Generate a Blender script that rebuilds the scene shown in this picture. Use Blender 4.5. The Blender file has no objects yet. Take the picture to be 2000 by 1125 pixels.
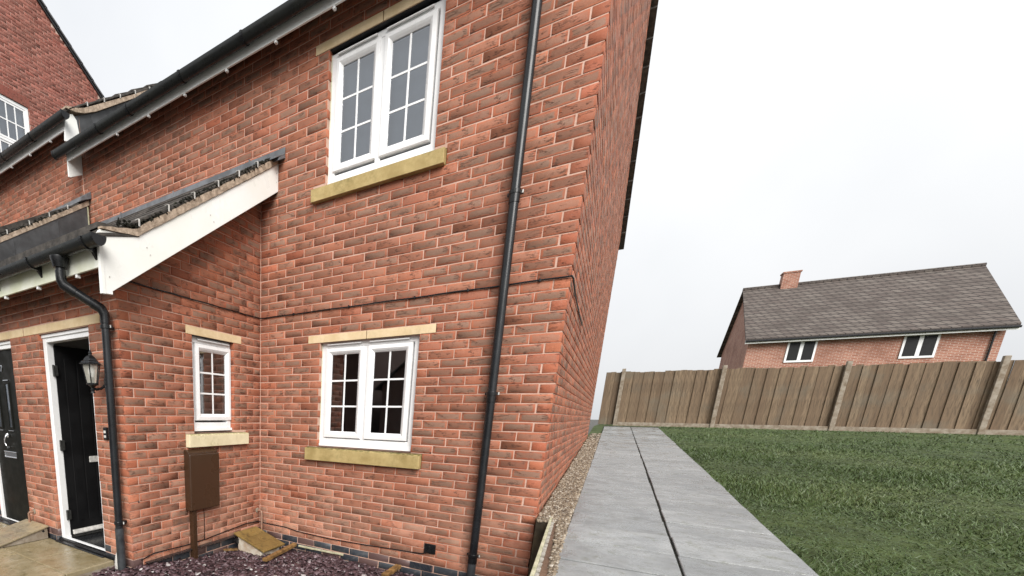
import bpy, math, random
import numpy as np
from mathutils import Matrix, Vector
random.seed(7); rng = np.random.default_rng(11)
S = bpy.context.scene
COL = S.collection
R_ = math.radians

# ------------------------------------------------------------------ camera
CAMC = np.array([3.3125, -4.0607, 1.3929])
FWD = np.array([-0.5676, 0.7929, -0.2216]); FWD /= np.linalg.norm(FWD)
RGT = np.array([0.8108, 0.5851, 0.0172]); RGT -= FWD*RGT.dot(FWD); RGT /= np.linalg.norm(RGT)
UPV = np.cross(RGT, FWD)
FPX, CX, CY = 860.82, 560.69, 1002.35          # focal length and lens centre in pixels of the 2000 px wide photograph
cam_d = bpy.data.cameras.new('camera'); cam = bpy.data.objects.new('camera', cam_d); COL.objects.link(cam)
cam.matrix_world = Matrix(((RGT[0], UPV[0], -FWD[0], CAMC[0]), (RGT[1], UPV[1], -FWD[1], CAMC[1]),
                           (RGT[2], UPV[2], -FWD[2], CAMC[2]), (0, 0, 0, 1)))
cam_d.sensor_fit = 'HORIZONTAL'; cam_d.sensor_width = 36.0
cam_d.lens = FPX/2000*36.0
cam_d.shift_x = (1000-CX)/2000; cam_d.shift_y = (CY-562.5)/2000
cam_d.clip_start = 0.05; cam_d.clip_end = 3000
S.camera = cam
# ------------------------------------------------------------------ sky, sun, exposure
SUN_EL, SUN_ROT = R_(36), R_(142)
W = bpy.data.worlds.new('World'); S.world = W; W.use_nodes = True
wn, wl = W.node_tree.nodes, W.node_tree.links; wn.clear()
sky = wn.new('ShaderNodeTexSky'); sky.sky_type = 'NISHITA'; sky.sun_disc = False
sky.sun_elevation = SUN_EL; sky.sun_rotation = SUN_ROT; sky.air_density = 1.0; sky.dust_density = 4.0
hsv = wn.new('ShaderNodeHueSaturation'); hsv.inputs['Saturation'].default_value = 0.06
mixs = wn.new('ShaderNodeMix'); mixs.data_type = 'RGBA'; mixs.inputs[0].default_value = 0.85
geo = wn.new('ShaderNodeTexCoord'); nz = wn.new('ShaderNodeTexNoise'); nz.inputs['Scale'].default_value = 1.5; nz.inputs['Detail'].default_value = 5
ramp = wn.new('ShaderNodeValToRGB')
ramp.color_ramp.elements[0].position = 0.25; ramp.color_ramp.elements[0].color = (3.2, 3.32, 3.5, 1)
ramp.color_ramp.elements[1].position = 0.75; ramp.color_ramp.elements[1].color = (4.5, 4.54, 4.6, 1)
bg = wn.new('ShaderNodeBackground'); bg.inputs['Strength'].default_value = 0.1
wo = wn.new('ShaderNodeOutputWorld')
wl.new(sky.outputs[0], hsv.inputs['Color']); wl.new(hsv.outputs[0], mixs.inputs[6])
wl.new(geo.outputs['Generated'], nz.inputs['Vector']); wl.new(nz.outputs['Fac'], ramp.inputs[0]); wl.new(ramp.outputs[0], mixs.inputs[7])
sep = wn.new('ShaderNodeSeparateXYZ'); wl.new(geo.outputs['Generated'], sep.inputs[0])      # overcast sky, brighter overhead than at the horizon
mr = wn.new('ShaderNodeMapRange'); wl.new(sep.outputs[2], mr.inputs[0]); mr.inputs[3].default_value = 0.66; mr.inputs[4].default_value = 1.0
vm = wn.new('ShaderNodeVectorMath'); vm.operation = 'SCALE'; wl.new(mixs.outputs[2], vm.inputs[0]); wl.new(mr.outputs[0], vm.inputs['Scale'])
wl.new(vm.outputs[0], bg.inputs['Color']); wl.new(bg.outputs[0], wo.inputs['Surface'])
sun_d = bpy.data.lights.new('sun', 'SUN'); sun_d.energy = 1.4; sun_d.angle = R_(42); sun_d.color = (1, 0.97, 0.93)
sun = bpy.data.objects.new('sun', sun_d); COL.objects.link(sun)
sdir = Vector((math.sin(SUN_ROT)*math.cos(SUN_EL), math.cos(SUN_ROT)*math.cos(SUN_EL), math.sin(SUN_EL)))
sun.rotation_euler = sdir.to_track_quat('Z', 'Y').to_euler()
S.render.engine = 'CYCLES'
vs = S.view_settings
vs.view_transform = 'Standard'; vs.look = 'None'; vs.gamma = 1.0; vs.use_curve_mapping = False
vs.exposure = 1.66

# ------------------------------------------------------------------ materials
class NT:
    """tiny node helper"""
    def __init__(s, name):
        s.m = bpy.data.materials.new(name); s.m.use_nodes = True
        s.t = s.m.node_tree; s.t.nodes.clear()
        s.out = s.t.nodes.new('ShaderNodeOutputMaterial')
    def n(s, t, **kw):
        o = s.t.nodes.new(t)
        for k, v in kw.items(): setattr(o, k, v)
        return o
    def l(s, a, b): s.t.links.new(a, b)
    def val(s, x, sock):
        if isinstance(x, (int, float)): sock.default_value = x
        elif isinstance(x, tuple): sock.default_value = x if len(x) == len(sock.default_value) else (*x, 1)
        else: s.l(x, sock)
    def math(s, op, a, b=0.0, c=0.0, clamp=False):
        o = s.n('ShaderNodeMath', operation=op, use_clamp=clamp)
        s.val(a, o.inputs[0]); s.val(b, o.inputs[1]); s.val(c, o.inputs[2]); return o.outputs[0]
    def mix(s, f, a, b, blend='MIX'):
        o = s.n('ShaderNodeMix', data_type='RGBA', blend_type=blend)
        s.val(f, o.inputs[0]); s.val(a, o.inputs[6]); s.val(b, o.inputs[7]); return o.outputs[2]
    def noise(s, vec, scale, detail=3.0, rough=0.5, dist=0.0):
        o = s.n('ShaderNodeTexNoise'); s.l(vec, o.inputs['Vector'])
        o.inputs['Scale'].default_value = scale; o.inputs['Detail'].default_value = detail
        o.inputs['Roughness'].default_value = rough; o.inputs['Distortion'].default_value = dist
        return o.outputs['Fac']
    def step(s, x, a, b, lo=0.0, hi=1.0):
        o = s.n('ShaderNodeMapRange', interpolation_type='SMOOTHSTEP'); s.val(x, o.inputs[0])
        o.inputs[1].default_value = a; o.inputs[2].default_value = b; o.inputs[3].default_value = lo; o.inputs[4].default_value = hi
        return o.outputs[0]
    def scale(s, vec, v):
        o = s.n('ShaderNodeVectorMath', operation='MULTIPLY'); s.l(vec, o.inputs[0]); o.inputs[1].default_value = v; return o.outputs[0]
    def add(s, a, b):
        o = s.n('ShaderNodeVectorMath', operation='ADD'); s.val(a, o.inputs[0]); s.val(b, o.inputs[1]); return o.outputs[0]
    def bump(s, h, strength, dist):
        o = s.n('ShaderNodeBump'); o.inputs['Strength'].default_value = strength; o.inputs['Distance'].default_value = dist
        s.l(h, o.inputs['Height']); return o.outputs[0]
    def pos(s): return s.n('ShaderNodeNewGeometry').outputs['Position']
    def obj(s): return s.n('ShaderNodeTexCoord').outputs['Object']
    def fin(s, col, rough=0.6, spec=0.4, nrm=None, metal=0.0, coat=0.0, emis=None):
        b = s.n('ShaderNodeBsdfPrincipled'); s.val(col, b.inputs['Base Color']); s.val(rough, b.inputs['Roughness'])
        b.inputs['Specular IOR Level'].default_value = spec; b.inputs['Metallic'].default_value = metal
        b.inputs['Coat Weight'].default_value = coat; b.inputs['Coat Roughness'].default_value = 0.15
        if nrm is not None: s.l(nrm, b.inputs['Normal'])
        s.l(b.outputs[0], s.out.inputs['Surface']); return s.m

def brick_mat(name, red, orange, core_a, core_b, corek=1.0, scale=1.0):
    t = NT(name)
    uv = t.n('ShaderNodeUVMap', uv_map='UVMap').outputs[0]
    at = t.n('ShaderNodeAttribute', attribute_name='rnd')
    sr = t.n('ShaderNodeSeparateColor'); t.l(at.outputs['Color'], sr.inputs[0])
    r, g, b = sr.outputs; a = at.outputs['Alpha']
    so = t.n('ShaderNodeCombineXYZ'); t.l(t.math('MULTIPLY', a, 37.0), so.inputs[0]); t.l(t.math('MULTIPLY', a, 91.0), so.inputs[2])
    vec = t.add(t.obj(), so.outputs[0])
    su = t.n('ShaderNodeSeparateXYZ'); t.l(uv, su.inputs[0])
    n1 = t.noise(vec, 22, 4, 0.6); nd = t.math('SUBTRACT', n1, 0.5)
    au = t.math('ABSOLUTE', su.outputs[0]); av = t.math('ABSOLUTE', su.outputs[1])
    eu = t.step(t.math('ADD', au, t.math('MULTIPLY', nd, 0.3)), 0.82, 0.93)
    ev = t.step(t.math('ADD', av, t.math('MULTIPLY', nd, 0.8)), 0.58, 0.82)
    e = t.math('MAXIMUM', eu, ev)
    n2 = t.noise(t.scale(vec, (1, 1, 2.2)), 9, 3, 0.6)
    core = t.math('MULTIPLY', t.math('SUBTRACT', 1.0, e), t.math('MULTIPLY', g, corek))
    core = t.math('MULTIPLY', core, t.step(n2, 0.25, 0.5, 0.55, 1.0), clamp=True)
    base = t.mix(r, red, orange)
    base = t.mix(t.math('MULTIPLY', t.noise(vec, 35, 4, 0.65), 0.55), base, tuple(c*0.62 for c in red))
    cc = t.mix(n2, core_a, core_b)
    col = t.mix(core, base, cc)
    # creases of the sand-faced brick
    cn = t.noise(t.scale(vec, (7, 7, 42)), 1.0, 3, 0.55, 1.0)
    cd = t.math('ABSOLUTE', t.math('SUBTRACT', cn, 0.5))
    cr = t.math('MULTIPLY', t.step(cd, 0.0, 0.045, 1, 0), t.step(t.noise(vec, 13, 2), 0.47, 0.6))
    col = t.mix(t.math('MULTIPLY', cr, 0.8), col, (0.045, 0.026, 0.02))
    fine = t.noise(vec, 260, 2, 0.7)
    col = t.mix(t.step(fine, 0.35, 0.7, 0.0, 0.42), col, tuple(c*0.42 for c in red)); col = t.mix(t.step(t.noise(vec, 120, 3, 0.7), 0.55, 0.75, 0.0, 0.28), col, (0.50, 0.34, 0.26))
    # pale lime bloom here and there
    bl = t.math('MULTIPLY', t.step(t.noise(t.pos(), 1.9, 5, 0.7), 0.63, 0.8), t.step(t.noise(vec, 40, 3), 0.45, 0.65))
    col = t.mix(t.math('MULTIPLY', bl, 0.5), col, (0.62, 0.5, 0.45))
    zz = t.n('ShaderNodeSeparateXYZ'); t.l(t.pos(), zz.inputs[0])
    wash = t.math('MULTIPLY', t.step(zz.outputs[2], 0.1, 1.1, 0.3, 0.0), t.step(t.noise(t.pos(), 3.5, 5, 0.65), 0.35, 0.65))
    col = t.mix(wash, col, (0.62, 0.36, 0.25))          # splashed lime near the ground
    col = t.mix(t.step(t.noise(t.pos(), 0.9, 4, 0.6), 0.42, 0.68, 0.0, 0.22), col, (0.16, 0.085, 0.06))
    bm = t.n('ShaderNodeMix', data_type='RGBA', blend_type='MULTIPLY'); bm.inputs[0].default_value = 1; t.l(col, bm.inputs[6])
    cb = t.n('ShaderNodeCombineColor'); [t.l(t.math('ADD', t.math('MULTIPLY', b, 0.3), 0.85), cb.inputs[i]) for i in range(3)]
    t.l(cb.outputs[0], bm.inputs[7])
    h = t.math('SUBTRACT', t.math('ADD', t.math('MULTIPLY', t.noise(vec, 70, 4, 0.6), 0.5), t.math('MULTIPLY', fine, 0.15)), t.math('MULTIPLY', cr, 0.9))
    return t.fin(bm.outputs[2], t.step(n1, 0.3, 0.7, 0.55, 0.75), 0.2, t.bump(h, 0.7, 0.0035))

M = {}
M['brick'] = brick_mat('brick', (0.39, 0.118, 0.063), (0.47, 0.168, 0.088), (0.20, 0.118, 0.082), (0.275, 0.172, 0.122))
M['brick_far'] = brick_mat('brick_far', (0.31, 0.095, 0.07), (0.37, 0.13, 0.095), (0.21, 0.105, 0.085), (0.28, 0.14, 0.11), 0.7)

def simple(name, col, rough=0.5, spec=0.5, var=0.15, nscale=12.0, bump=0.0, bdist=0.002, dark=None, metal=0.0, bscale=60.0, coat=0.0, useobj=False):
    t = NT(name); v = t.obj() if useobj else t.pos()
    n = t.noise(v, nscale, 5, 0.6)
    dk = dark if dark else tuple(c*(1-var*2) for c in col)
    c = t.mix(t.step(n, 0.3, 0.72), dk, col)
    nr = None
    if bump: nr = t.bump(t.noise(v, bscale, 4, 0.6), bump, bdist)
    rr = t.step(t.noise(v, nscale*2.3, 3), 0.3, 0.7, rough*0.8, min(1, rough*1.2))
    return t.fin(c, rr, spec, nr, metal, coat)

def plinth_mat():
    t = NT('blue_brick'); at = t.n('ShaderNodeAttribute', attribute_name='rnd')
    sr = t.n('ShaderNodeSeparateColor'); t.l(at.outputs['Color'], sr.inputs[0])
    v = t.obj()
    c = t.mix(sr.outputs[0], (0.022, 0.026, 0.034), (0.05, 0.058, 0.066))
    c = t.mix(t.step(t.noise(v, 30, 4), 0.45, 0.75, 0, 0.6), c, (0.085, 0.08, 0.075))
    c = t.mix(t.step(sr.outputs[1], 0.86, 0.9), c, (0.10, 0.06, 0.055))
    return t.fin(c, 0.38, 0.5, t.bump(t.noise(v, 90, 3), 0.3, 0.002))
M['plinth'] = plinth_mat()

def mortar_mat(name, a, b):
    t = NT(name); p = t.pos()
    c = t.mix(t.step(t.noise(p, 3.0, 4, 0.6), 0.3, 0.7), a, b)
    c = t.mix(t.step(t.noise(p, 160, 3, 0.7), 0.35, 0.8, 0, 0.45), c, tuple(x*0.55 for x in a))
    return t.fin(c, 0.7, 0.4, t.bump(t.noise(p, 220, 3, 0.7), 0.6, 0.002))
M['mortar'] = mortar_mat('mortar', (0.45, 0.275, 0.205), (0.60, 0.40, 0.315))
M['mortar_far'] = mortar_mat('mortar_far', (0.55, 0.38, 0.31), (0.62, 0.47, 0.40))
M['mortar_grey'] = mortar_mat('mortar_grey', (0.38, 0.33, 0.26), (0.5, 0.44, 0.36))
M['upvc'] = simple('white_plastic', (0.79, 0.79, 0.785), 0.28, 0.5, 0.04, 4)
M['fascia'] = simple('fascia_white', (0.81, 0.81, 0.79), 0.32, 0.5, 0.05, 3, dark=(0.77, 0.77, 0.72))
M['fascia_green'] = simple('fascia_algae', (0.84, 0.84, 0.80), 0.4, 0.4, 0.1, 2.2, dark=(0.58, 0.60, 0.42))
M['black_plastic'] = simple('black_plastic', (0.010, 0.0105, 0.0115), 0.28, 0.4, 0.2, 9, 0.05, 0.001)
M['pipe'] = simple('pipe_plastic', (0.013, 0.0145, 0.0165), 0.26, 0.45, 0.25, 5, dark=(0.007, 0.0075, 0.0085))
M['pipe_dusty'] = simple('pipe_dusty', (0.05, 0.054, 0.058), 0.4, 0.5, 0.3, 8, dark=(0.016, 0.018, 0.02))
M['gutter'] = simple('gutter_plastic', (0.008, 0.009, 0.009), 0.3, 0.4, 0.3, 6, dark=(0.014, 0.015, 0.013))
M['lead'] = simple('lead', (0.17, 0.178, 0.19), 0.42, 0.5, 0.25, 7, 0.3, 0.004, bscale=18)
M['cheek'] = simple('lead_cheek', (0.075, 0.077, 0.08), 0.4, 0.5, 0.25, 5, 0.35, 0.006, bscale=9)
M['tile'] = simple('roof_tile', (0.075, 0.065, 0.055), 0.7, 0.4, 0.35, 14, 0.7, 0.006)
M['tile_far'] = simple('roof_tile_far', (0.12, 0.12, 0.125), 0.6, 0.4, 0.2, 5, 0.3, 0.006)
M['moss'] = simple('moss', (0.022, 0.022, 0.012), 0.9, 0.3, 0.45, 30, 0.9, 0.01, dark=(0.008, 0.008, 0.006), bscale=120)
M['verge'] = simple('verge_mortar', (0.47, 0.37, 0.28), 0.85, 0.25, 0.3, 22, 0.9, 0.008, dark=(0.22, 0.165, 0.12), bscale=55)
M['clip'] = simple('clip_metal', (0.62, 0.60, 0.56), 0.4, 0.5, 0.2, 30)
def stone_mat(name, a, b, moss, top=0.5):
    t = NT(name); p = t.pos()
    c = t.mix(t.step(t.noise(p, 7, 5, 0.65), 0.3, 0.7), a, b)
    nn = t.n('ShaderNodeSeparateXYZ'); t.l(t.n('ShaderNodeNewGeometry').outputs['Normal'], nn.inputs[0])
    ms = t.math('ADD', t.step(nn.outputs[2], 0.3, 0.7, 0, top), t.step(t.noise(p, 5, 5, 0.7), 0.48, 0.75, 0, 0.55))
    c = t.mix(t.math('MULTIPLY', ms, t.step(t.noise(p, 38, 4), 0.3, 0.6), clamp=True), c, moss)
    return t.fin(c, 0.7, 0.35, t.bump(t.noise(p, 130, 4, 0.65), 0.45, 0.003))
M['lintel'] = stone_mat('lintel_stone', (0.56, 0.42, 0.24), (0.66, 0.52, 0.33), (0.40, 0.32, 0.2), 0.0)
M['sill'] = stone_mat('sill_stone', (0.30, 0.22, 0.085), (0.44, 0.335, 0.15), (0.085, 0.08, 0.018), 0.75)
M['sill_pale'] = stone_mat('sill_stone_pale', (0.60, 0.52, 0.34), (0.70, 0.62, 0.42), (0.26, 0.24, 0.09), 0.7)
M['meter'] = simple('brown_plastic', (0.042, 0.021, 0.0105), 0.3, 0.5, 0.04, 2, 0.05, 0.001)
M['door_black'] = simple('door_black', (0.006, 0.006, 0.0065), 0.5, 0.3, 0.1, 3, 0.12, 0.001)
M['door_olive'] = simple('door_dark', (0.0055, 0.0058, 0.004), 0.5, 0.15, 0.1, 3, 0.06, 0.001)
M['chrome'] = simple('chrome', (0.72, 0.73, 0.75), 0.16, 0.5, 0.06, 10, metal=1.0)
M['hinge'] = simple('hinge_metal', (0.09, 0.09, 0.085), 0.4, 0.5, 0.2, 40, metal=0.6)
M['copper'] = simple('copper_pipe', (0.36, 0.19, 0.12), 0.5, 0.5, 0.3, 18, metal=0.35, dark=(0.24, 0.16, 0.12))
M['concrete'] = simple('concrete', (0.50, 0.46, 0.39), 0.8, 0.3, 0.25, 9, 0.6, 0.004, dark=(0.34, 0.25, 0.17))
M['grey_concrete'] = simple('grey_concrete', (0.30, 0.26, 0.21), 0.75, 0.3, 0.25, 9, 0.6, 0.004, dark=(0.17, 0.13, 0.09))
M['timber_wet'] = simple('wet_timber', (0.30, 0.17, 0.06), 0.42, 0.5, 0.3, 14, 0.6, 0.004, dark=(0.10, 0.055, 0.02))
M['timber_dark'] = simple('dark_timber', (0.075, 0.055, 0.03), 0.6, 0.4, 0.3, 9, 0.6, 0.004, dark=(0.03, 0.022, 0.012))
M['timber_brown'] = simple('brown_timber', (0.16, 0.095, 0.06), 0.65, 0.3, 0.2, 14, 0.5, 0.003)
M['timber_pale'] = simple('pale_timber', (0.50, 0.46, 0.33), 0.75, 0.3, 0.25, 20, 0.7, 0.004, dark=(0.30, 0.29, 0.18))
M['timber_grey'] = simple('grey_timber', (0.40, 0.37, 0.32), 0.75, 0.3, 0.2, 30, 0.6, 0.003)
def board_mat():
    t = NT('fence_board'); oi = t.n('ShaderNodeObjectInfo'); v = t.add(t.scale(t.obj(), (14, 14, 1.1)), oi.outputs['Location'])
    c = t.mix(oi.outputs['Random'], (0.15, 0.10, 0.062), (0.23, 0.165, 0.105)); c = t.mix(t.step(t.noise(v, 4, 5, 0.6, 0.6), 0.35, 0.7), c, (0.10, 0.07, 0.045))
    c = t.mix(t.step(t.noise(t.pos(), 1.2, 4), 0.5, 0.75, 0, 0.5), c, (0.13, 0.13, 0.105))
    return t.fin(c, 0.75, 0.3, t.bump(t.noise(v, 9, 4), 0.4, 0.004))
M['fence_board'] = board_mat()
M['interior'] = simple('interior_paint', (0.30, 0.29, 0.27), 0.8, 0.2, 0.05, 2)
M['blind'] = simple('blind_fabric', (0.46, 0.53, 0.63), 0.8, 0.2, 0.06, 3)
M['reveal_white'] = simple('reveal_paint', (0.75, 0.74, 0.72), 0.7, 0.3, 0.03, 2)
M['ground'] = simple('ground', (0.10, 0.095, 0.085), 0.8, 0.3, 0.2, 1.5, 0.3, 0.01)
M['tarmac'] = simple('tarmac', (0.07, 0.07, 0.072), 0.6, 0.4, 0.15, 3, 0.5, 0.004, bscale=90)
M['lawn'] = simple('lawn_soil', (0.07, 0.095, 0.03), 0.9, 0.2, 0.25, 3, 0.6, 0.02, bscale=40)
M['slate_bed'] = simple('slate_bed', (0.075, 0.045, 0.05), 0.7, 0.4, 0.3, 25, 0.8, 0.01)
M['gravel_bed'] = simple('gravel_bed', (0.16, 0.12, 0.08), 0.8, 0.3, 0.3, 25, 0.8, 0.01)

def slab_mat(name, a, b, st, rough):
    t = NT(name); p = t.pos(); oi = t.n('ShaderNodeObjectInfo')
    c = t.mix(t.step(t.noise(p, 4.5, 5, 0.65), 0.3, 0.7), a, b)
    c = t.mix(t.step(t.noise(p, 13, 5, 0.7), 0.5, 0.75, 0, 0.8), c, st)
    c = t.mix(t.math('MULTIPLY', oi.outputs['Random'], 0.45), c, tuple(x*0.55 for x in a))
    h = t.math('ADD', t.noise(p, 9, 5, 0.6), t.math('MULTIPLY', t.noise(p, 90, 3), 0.25))
    return t.fin(c, t.step(t.noise(p, 6, 3), 0.35, 0.65, rough*0.55, rough*1.5), 0.5, t.bump(h, 0.55, 0.012))
M['paving'] = slab_mat('paving_stone', (0.25, 0.195, 0.10), (0.38, 0.32, 0.21), (0.11, 0.09, 0.03), 0.22)
M['path'] = slab_mat('path_stone', (0.20, 0.205, 0.205), (0.29, 0.295, 0.29), (0.12, 0.125, 0.085), 0.3)
M['lid'] = slab_mat('lid_board', (0.17, 0.11, 0.035), (0.28, 0.185, 0.06), (0.025, 0.02, 0.01), 0.3)
M['lid_grey'] = slab_mat('lid_board_grey', (0.20, 0.17, 0.12), (0.34, 0.27, 0.16), (0.10, 0.08, 0.05), 0.4)
M['hall_tile'] = simple('hall_tile', (0.02, 0.021, 0.023), 0.25, 0.5, 0.1, 4)
M['grout'] = simple('grout', (0.3, 0.3, 0.29), 0.8)

def chip_mat(name, cols, rough, spec=0.5):
    t = NT(name); at = t.n('ShaderNodeAttribute', attribute_name='rnd')
    sr = t.n('ShaderNodeSeparateColor'); t.l(at.outputs['Color'], sr.inputs[0])
    rp = t.n('ShaderNodeValToRGB'); t.l(sr.outputs[0], rp.inputs[0]); el = rp.color_ramp.elements
    el[0].position = cols[0][0]; el[0].color = (*cols[0][1], 1); el[1].position = cols[-1][0]; el[1].color = (*cols[-1][1], 1)
    for p_, c_ in cols[1:-1]:
        x = el.new(p_); x.color = (*c_, 1)
    c = t.mix(t.step(t.noise(t.pos(), 60, 3), 0.35, 0.7, 0, 0.4), rp.outputs[0], (0.03, 0.025, 0.025))
    return t.fin(c, rough, spec, t.bump(t.noise(t.pos(), 150, 3), 0.4, 0.002))
M['slate'] = chip_mat('slate_chip', [(0, (0.022, 0.012, 0.014)), (0.35, (0.06, 0.032, 0.036)), (0.72, (0.105, 0.06, 0.066)), (0.95, (0.19, 0.135, 0.15)), (0.9985, (0.5, 0.48, 0.46))], 0.42, 0.25)
M['pebble'] = chip_mat('pebble', [(0, (0.09, 0.065, 0.04)), (0.4, (0.19, 0.14, 0.09)), (0.8, (0.32, 0.255, 0.18)), (1, (0.46, 0.41, 0.34))], 0.5)
M['leaf'] = chip_mat('leaf', [(0, (0.012, 0.022, 0.008)), (0.5, (0.03, 0.055, 0.016)), (1, (0.075, 0.11, 0.035))], 0.5, 0.3)
M['grass'] = chip_mat('grass_blade', [(0, (0.03, 0.055, 0.012)), (0.6, (0.065, 0.11, 0.026)), (1, (0.14, 0.17, 0.055))], 0.5)

def glass_mat():
    t = NT('glass'); p = t.pos()
    g = t.n('ShaderNodeBsdfGlossy'); g.inputs['Roughness'].default_value = 0.0; g.inputs['Color'].default_value = (0.93, 0.96, 1, 1)
    nb = t.bump(t.noise(p, 2.6, 1), 0.035, 0.02); t.l(nb, g.inputs['Normal'])
    tr = t.n('ShaderNodeBsdfTransparent'); tr.inputs['Color'].default_value = (0.80, 0.83, 0.84, 1)
    fr = t.n('ShaderNodeFresnel'); fr.inputs['IOR'].default_value = 2.4
    f = t.math('ADD', fr.outputs[0], 0.05, clamp=True)
    mx = t.n('ShaderNodeMixShader'); t.l(f, mx.inputs[0]); t.l(tr.outputs[0], mx.inputs[1]); t.l(g.outputs[0], mx.inputs[2])
    t.l(mx.outputs[0], t.out.inputs['Surface']); return t.m
M['glass'] = glass_mat()
def lens_mat():
    t = NT('lamp_glass'); b = t.n('ShaderNodeBsdfPrincipled'); b.inputs['Base Color'].default_value = (0.6, 0.58, 0.5, 1)
    b.inputs['Roughness'].default_value = 0.35; tr = t.n('ShaderNodeBsdfTransparent'); mx = t.n('ShaderNodeMixShader'); mx.inputs[0].default_value = 0.4
    t.l(tr.outputs[0], mx.inputs[1]); t.l(b.outputs[0], mx.inputs[2]); t.l(mx.outputs[0], t.out.inputs['Surface']); return t.m
M['lamp_glass'] = lens_mat()
M['bulb'] = simple('bulb', (0.8, 0.8, 0.78), 0.3, 0.5, 0.03, 4)

# ------------------------------------------------------------------ mesh helpers
def tag(o, label=None, cat=None, group=None, kind=None):
    if label: o['label'] = label
    if cat: o['category'] = cat
    if group: o['group'] = group
    if kind: o['kind'] = kind
    return o
def empty(name, loc=(0, 0, 0), rz=0.0, parent=None):
    o = bpy.data.objects.new(name, None); COL.objects.link(o); o.location = loc; o.rotation_euler = (0, 0, rz)
    o.empty_display_size = 0.1
    if parent: o.parent = parent
    return o
class MB:
    def __init__(s): s.v = []; s.f = []
    def add(s, vs, fs):
        b = len(s.v); s.v += [tuple(x) for x in vs]; s.f += [tuple(i+b for i in q) for q in fs]; return s
    def box(s, x0, x1, y0, y1, z0, z1):
        return s.add([(x0,y0,z0),(x1,y0,z0),(x1,y1,z0),(x0,y1,z0),(x0,y0,z1),(x1,y0,z1),(x1,y1,z1),(x0,y1,z1)],
                     [(0,3,2,1),(4,5,6,7),(0,1,5,4),(1,2,6,5),(2,3,7,6),(3,0,4,7)])
    def prism(s, poly, axis, a0, a1):
        n = len(poly); A = sum(poly[i][0]*poly[(i+1)%n][1]-poly[(i+1)%n][0]*poly[i][1] for i in range(n))
        if A < 0: poly = poly[::-1]
        def P(p, a): return {'x': (a, p[0], p[1]), 'y': (p[0], a, p[1]), 'z': (p[0], p[1], a)}[axis]
        vs = [P(p, a0) for p in poly]+[P(p, a1) for p in poly]
        fs = [tuple(range(n-1, -1, -1)), tuple(range(n, 2*n))]+[(i, (i+1) % n, n+(i+1) % n, n+i) for i in range(n)]
        if axis == 'y': fs = [q[::-1] for q in fs]
        return s.add(vs, fs)
    def tube(s, path, r, n=12, caps=True, closed=False):
        P = [Vector(p) for p in path]; rs = r if isinstance(r, (list, tuple)) else [r]*len(P)
        vs = []; up = None
        for i, p in enumerate(P):
            t = ((P[min(i+1, len(P)-1)]-P[i]).normalized()+(P[i]-P[max(i-1, 0)]).normalized()).normalized()
            if up is None:
                up = Vector((0, 0, 1)) if abs(t.z) < 0.9 else Vector((1, 0, 0))
            a = (up-t*up.dot(t)).normalized(); up = a; b = t.cross(a)
            vs += [p+(a*math.cos(2*math.pi*k/n)+b*math.sin(2*math.pi*k/n))*rs[i] for k in range(n)]
        fs = [(i*n+k, i*n+(k+1) % n, (i+1)*n+(k+1) % n, (i+1)*n+k) for i in range(len(P)-1) for k in range(n)]
        if caps: fs += [tuple(range(n-1, -1, -1)), tuple(range((len(P)-1)*n, len(P)*n))]
        return s.add(vs, fs)
    def lathe(s, prof, c=(0, 0, 0), n=16, rot=0.0):
        vs = [(c[0]+r*math.cos(rot+2*math.pi*k/n), c[1]+r*math.sin(rot+2*math.pi*k/n), c[2]+z) for r, z in prof for k in range(n)]
        fs = [(i*n+k, i*n+(k+1) % n, (i+1)*n+(k+1) % n, (i+1)*n+k) for i in range(len(prof)-1) for k in range(n)]
        fs += [tuple(range(n-1, -1, -1)), tuple(range((len(prof)-1)*n, len(prof)*n))]
        return s.add(vs, fs)
    def ring(s, u0, u1, z0, z1, prof):
        """mitred rectangular frame in the local x/z plane; prof = closed list of (inset, depth)"""
        n = len(prof); vs = []
        for i, d in prof: vs += [(u0+i, d, z0+i), (u1-i, d, z0+i), (u1-i, d, z1-i), (u0+i, d, z1-i)]
        fs = [(a*4+k, a*4+(k+1) % 4, ((a+1) % n)*4+(k+1) % 4, ((a+1) % n)*4+k) for a in range(n) for k in range(4)]
        return s.add(vs, fs)
    def build(s, name, mat, parent=None, bevel=0.0, smooth=False, seg=2, **tags):
        me = bpy.data.meshes.new(name); me.from_pydata(s.v, [], s.f); me.validate()
        import bmesh
        bm = bmesh.new(); bm.from_mesh(me); bmesh.ops.recalc_face_normals(bm, faces=bm.faces); bm.to_mesh(me); bm.free()
        me.materials.append(M[mat] if isinstance(mat, str) else mat)
        if smooth:
            me.polygons.foreach_set('use_smooth', [True]*len(me.polygons)); me.set_sharp_from_angle(angle=R_(38))
        o = bpy.data.objects.new(name, me); COL.objects.link(o)
        if parent: o.parent = parent
        if bevel:
            b = o.modifiers.new('bevel', 'BEVEL'); b.width = bevel; b.segments = seg; b.limit_method = 'ANGLE'; b.angle_limit = R_(40)
        return tag(o, **tags) if tags else o
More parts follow.
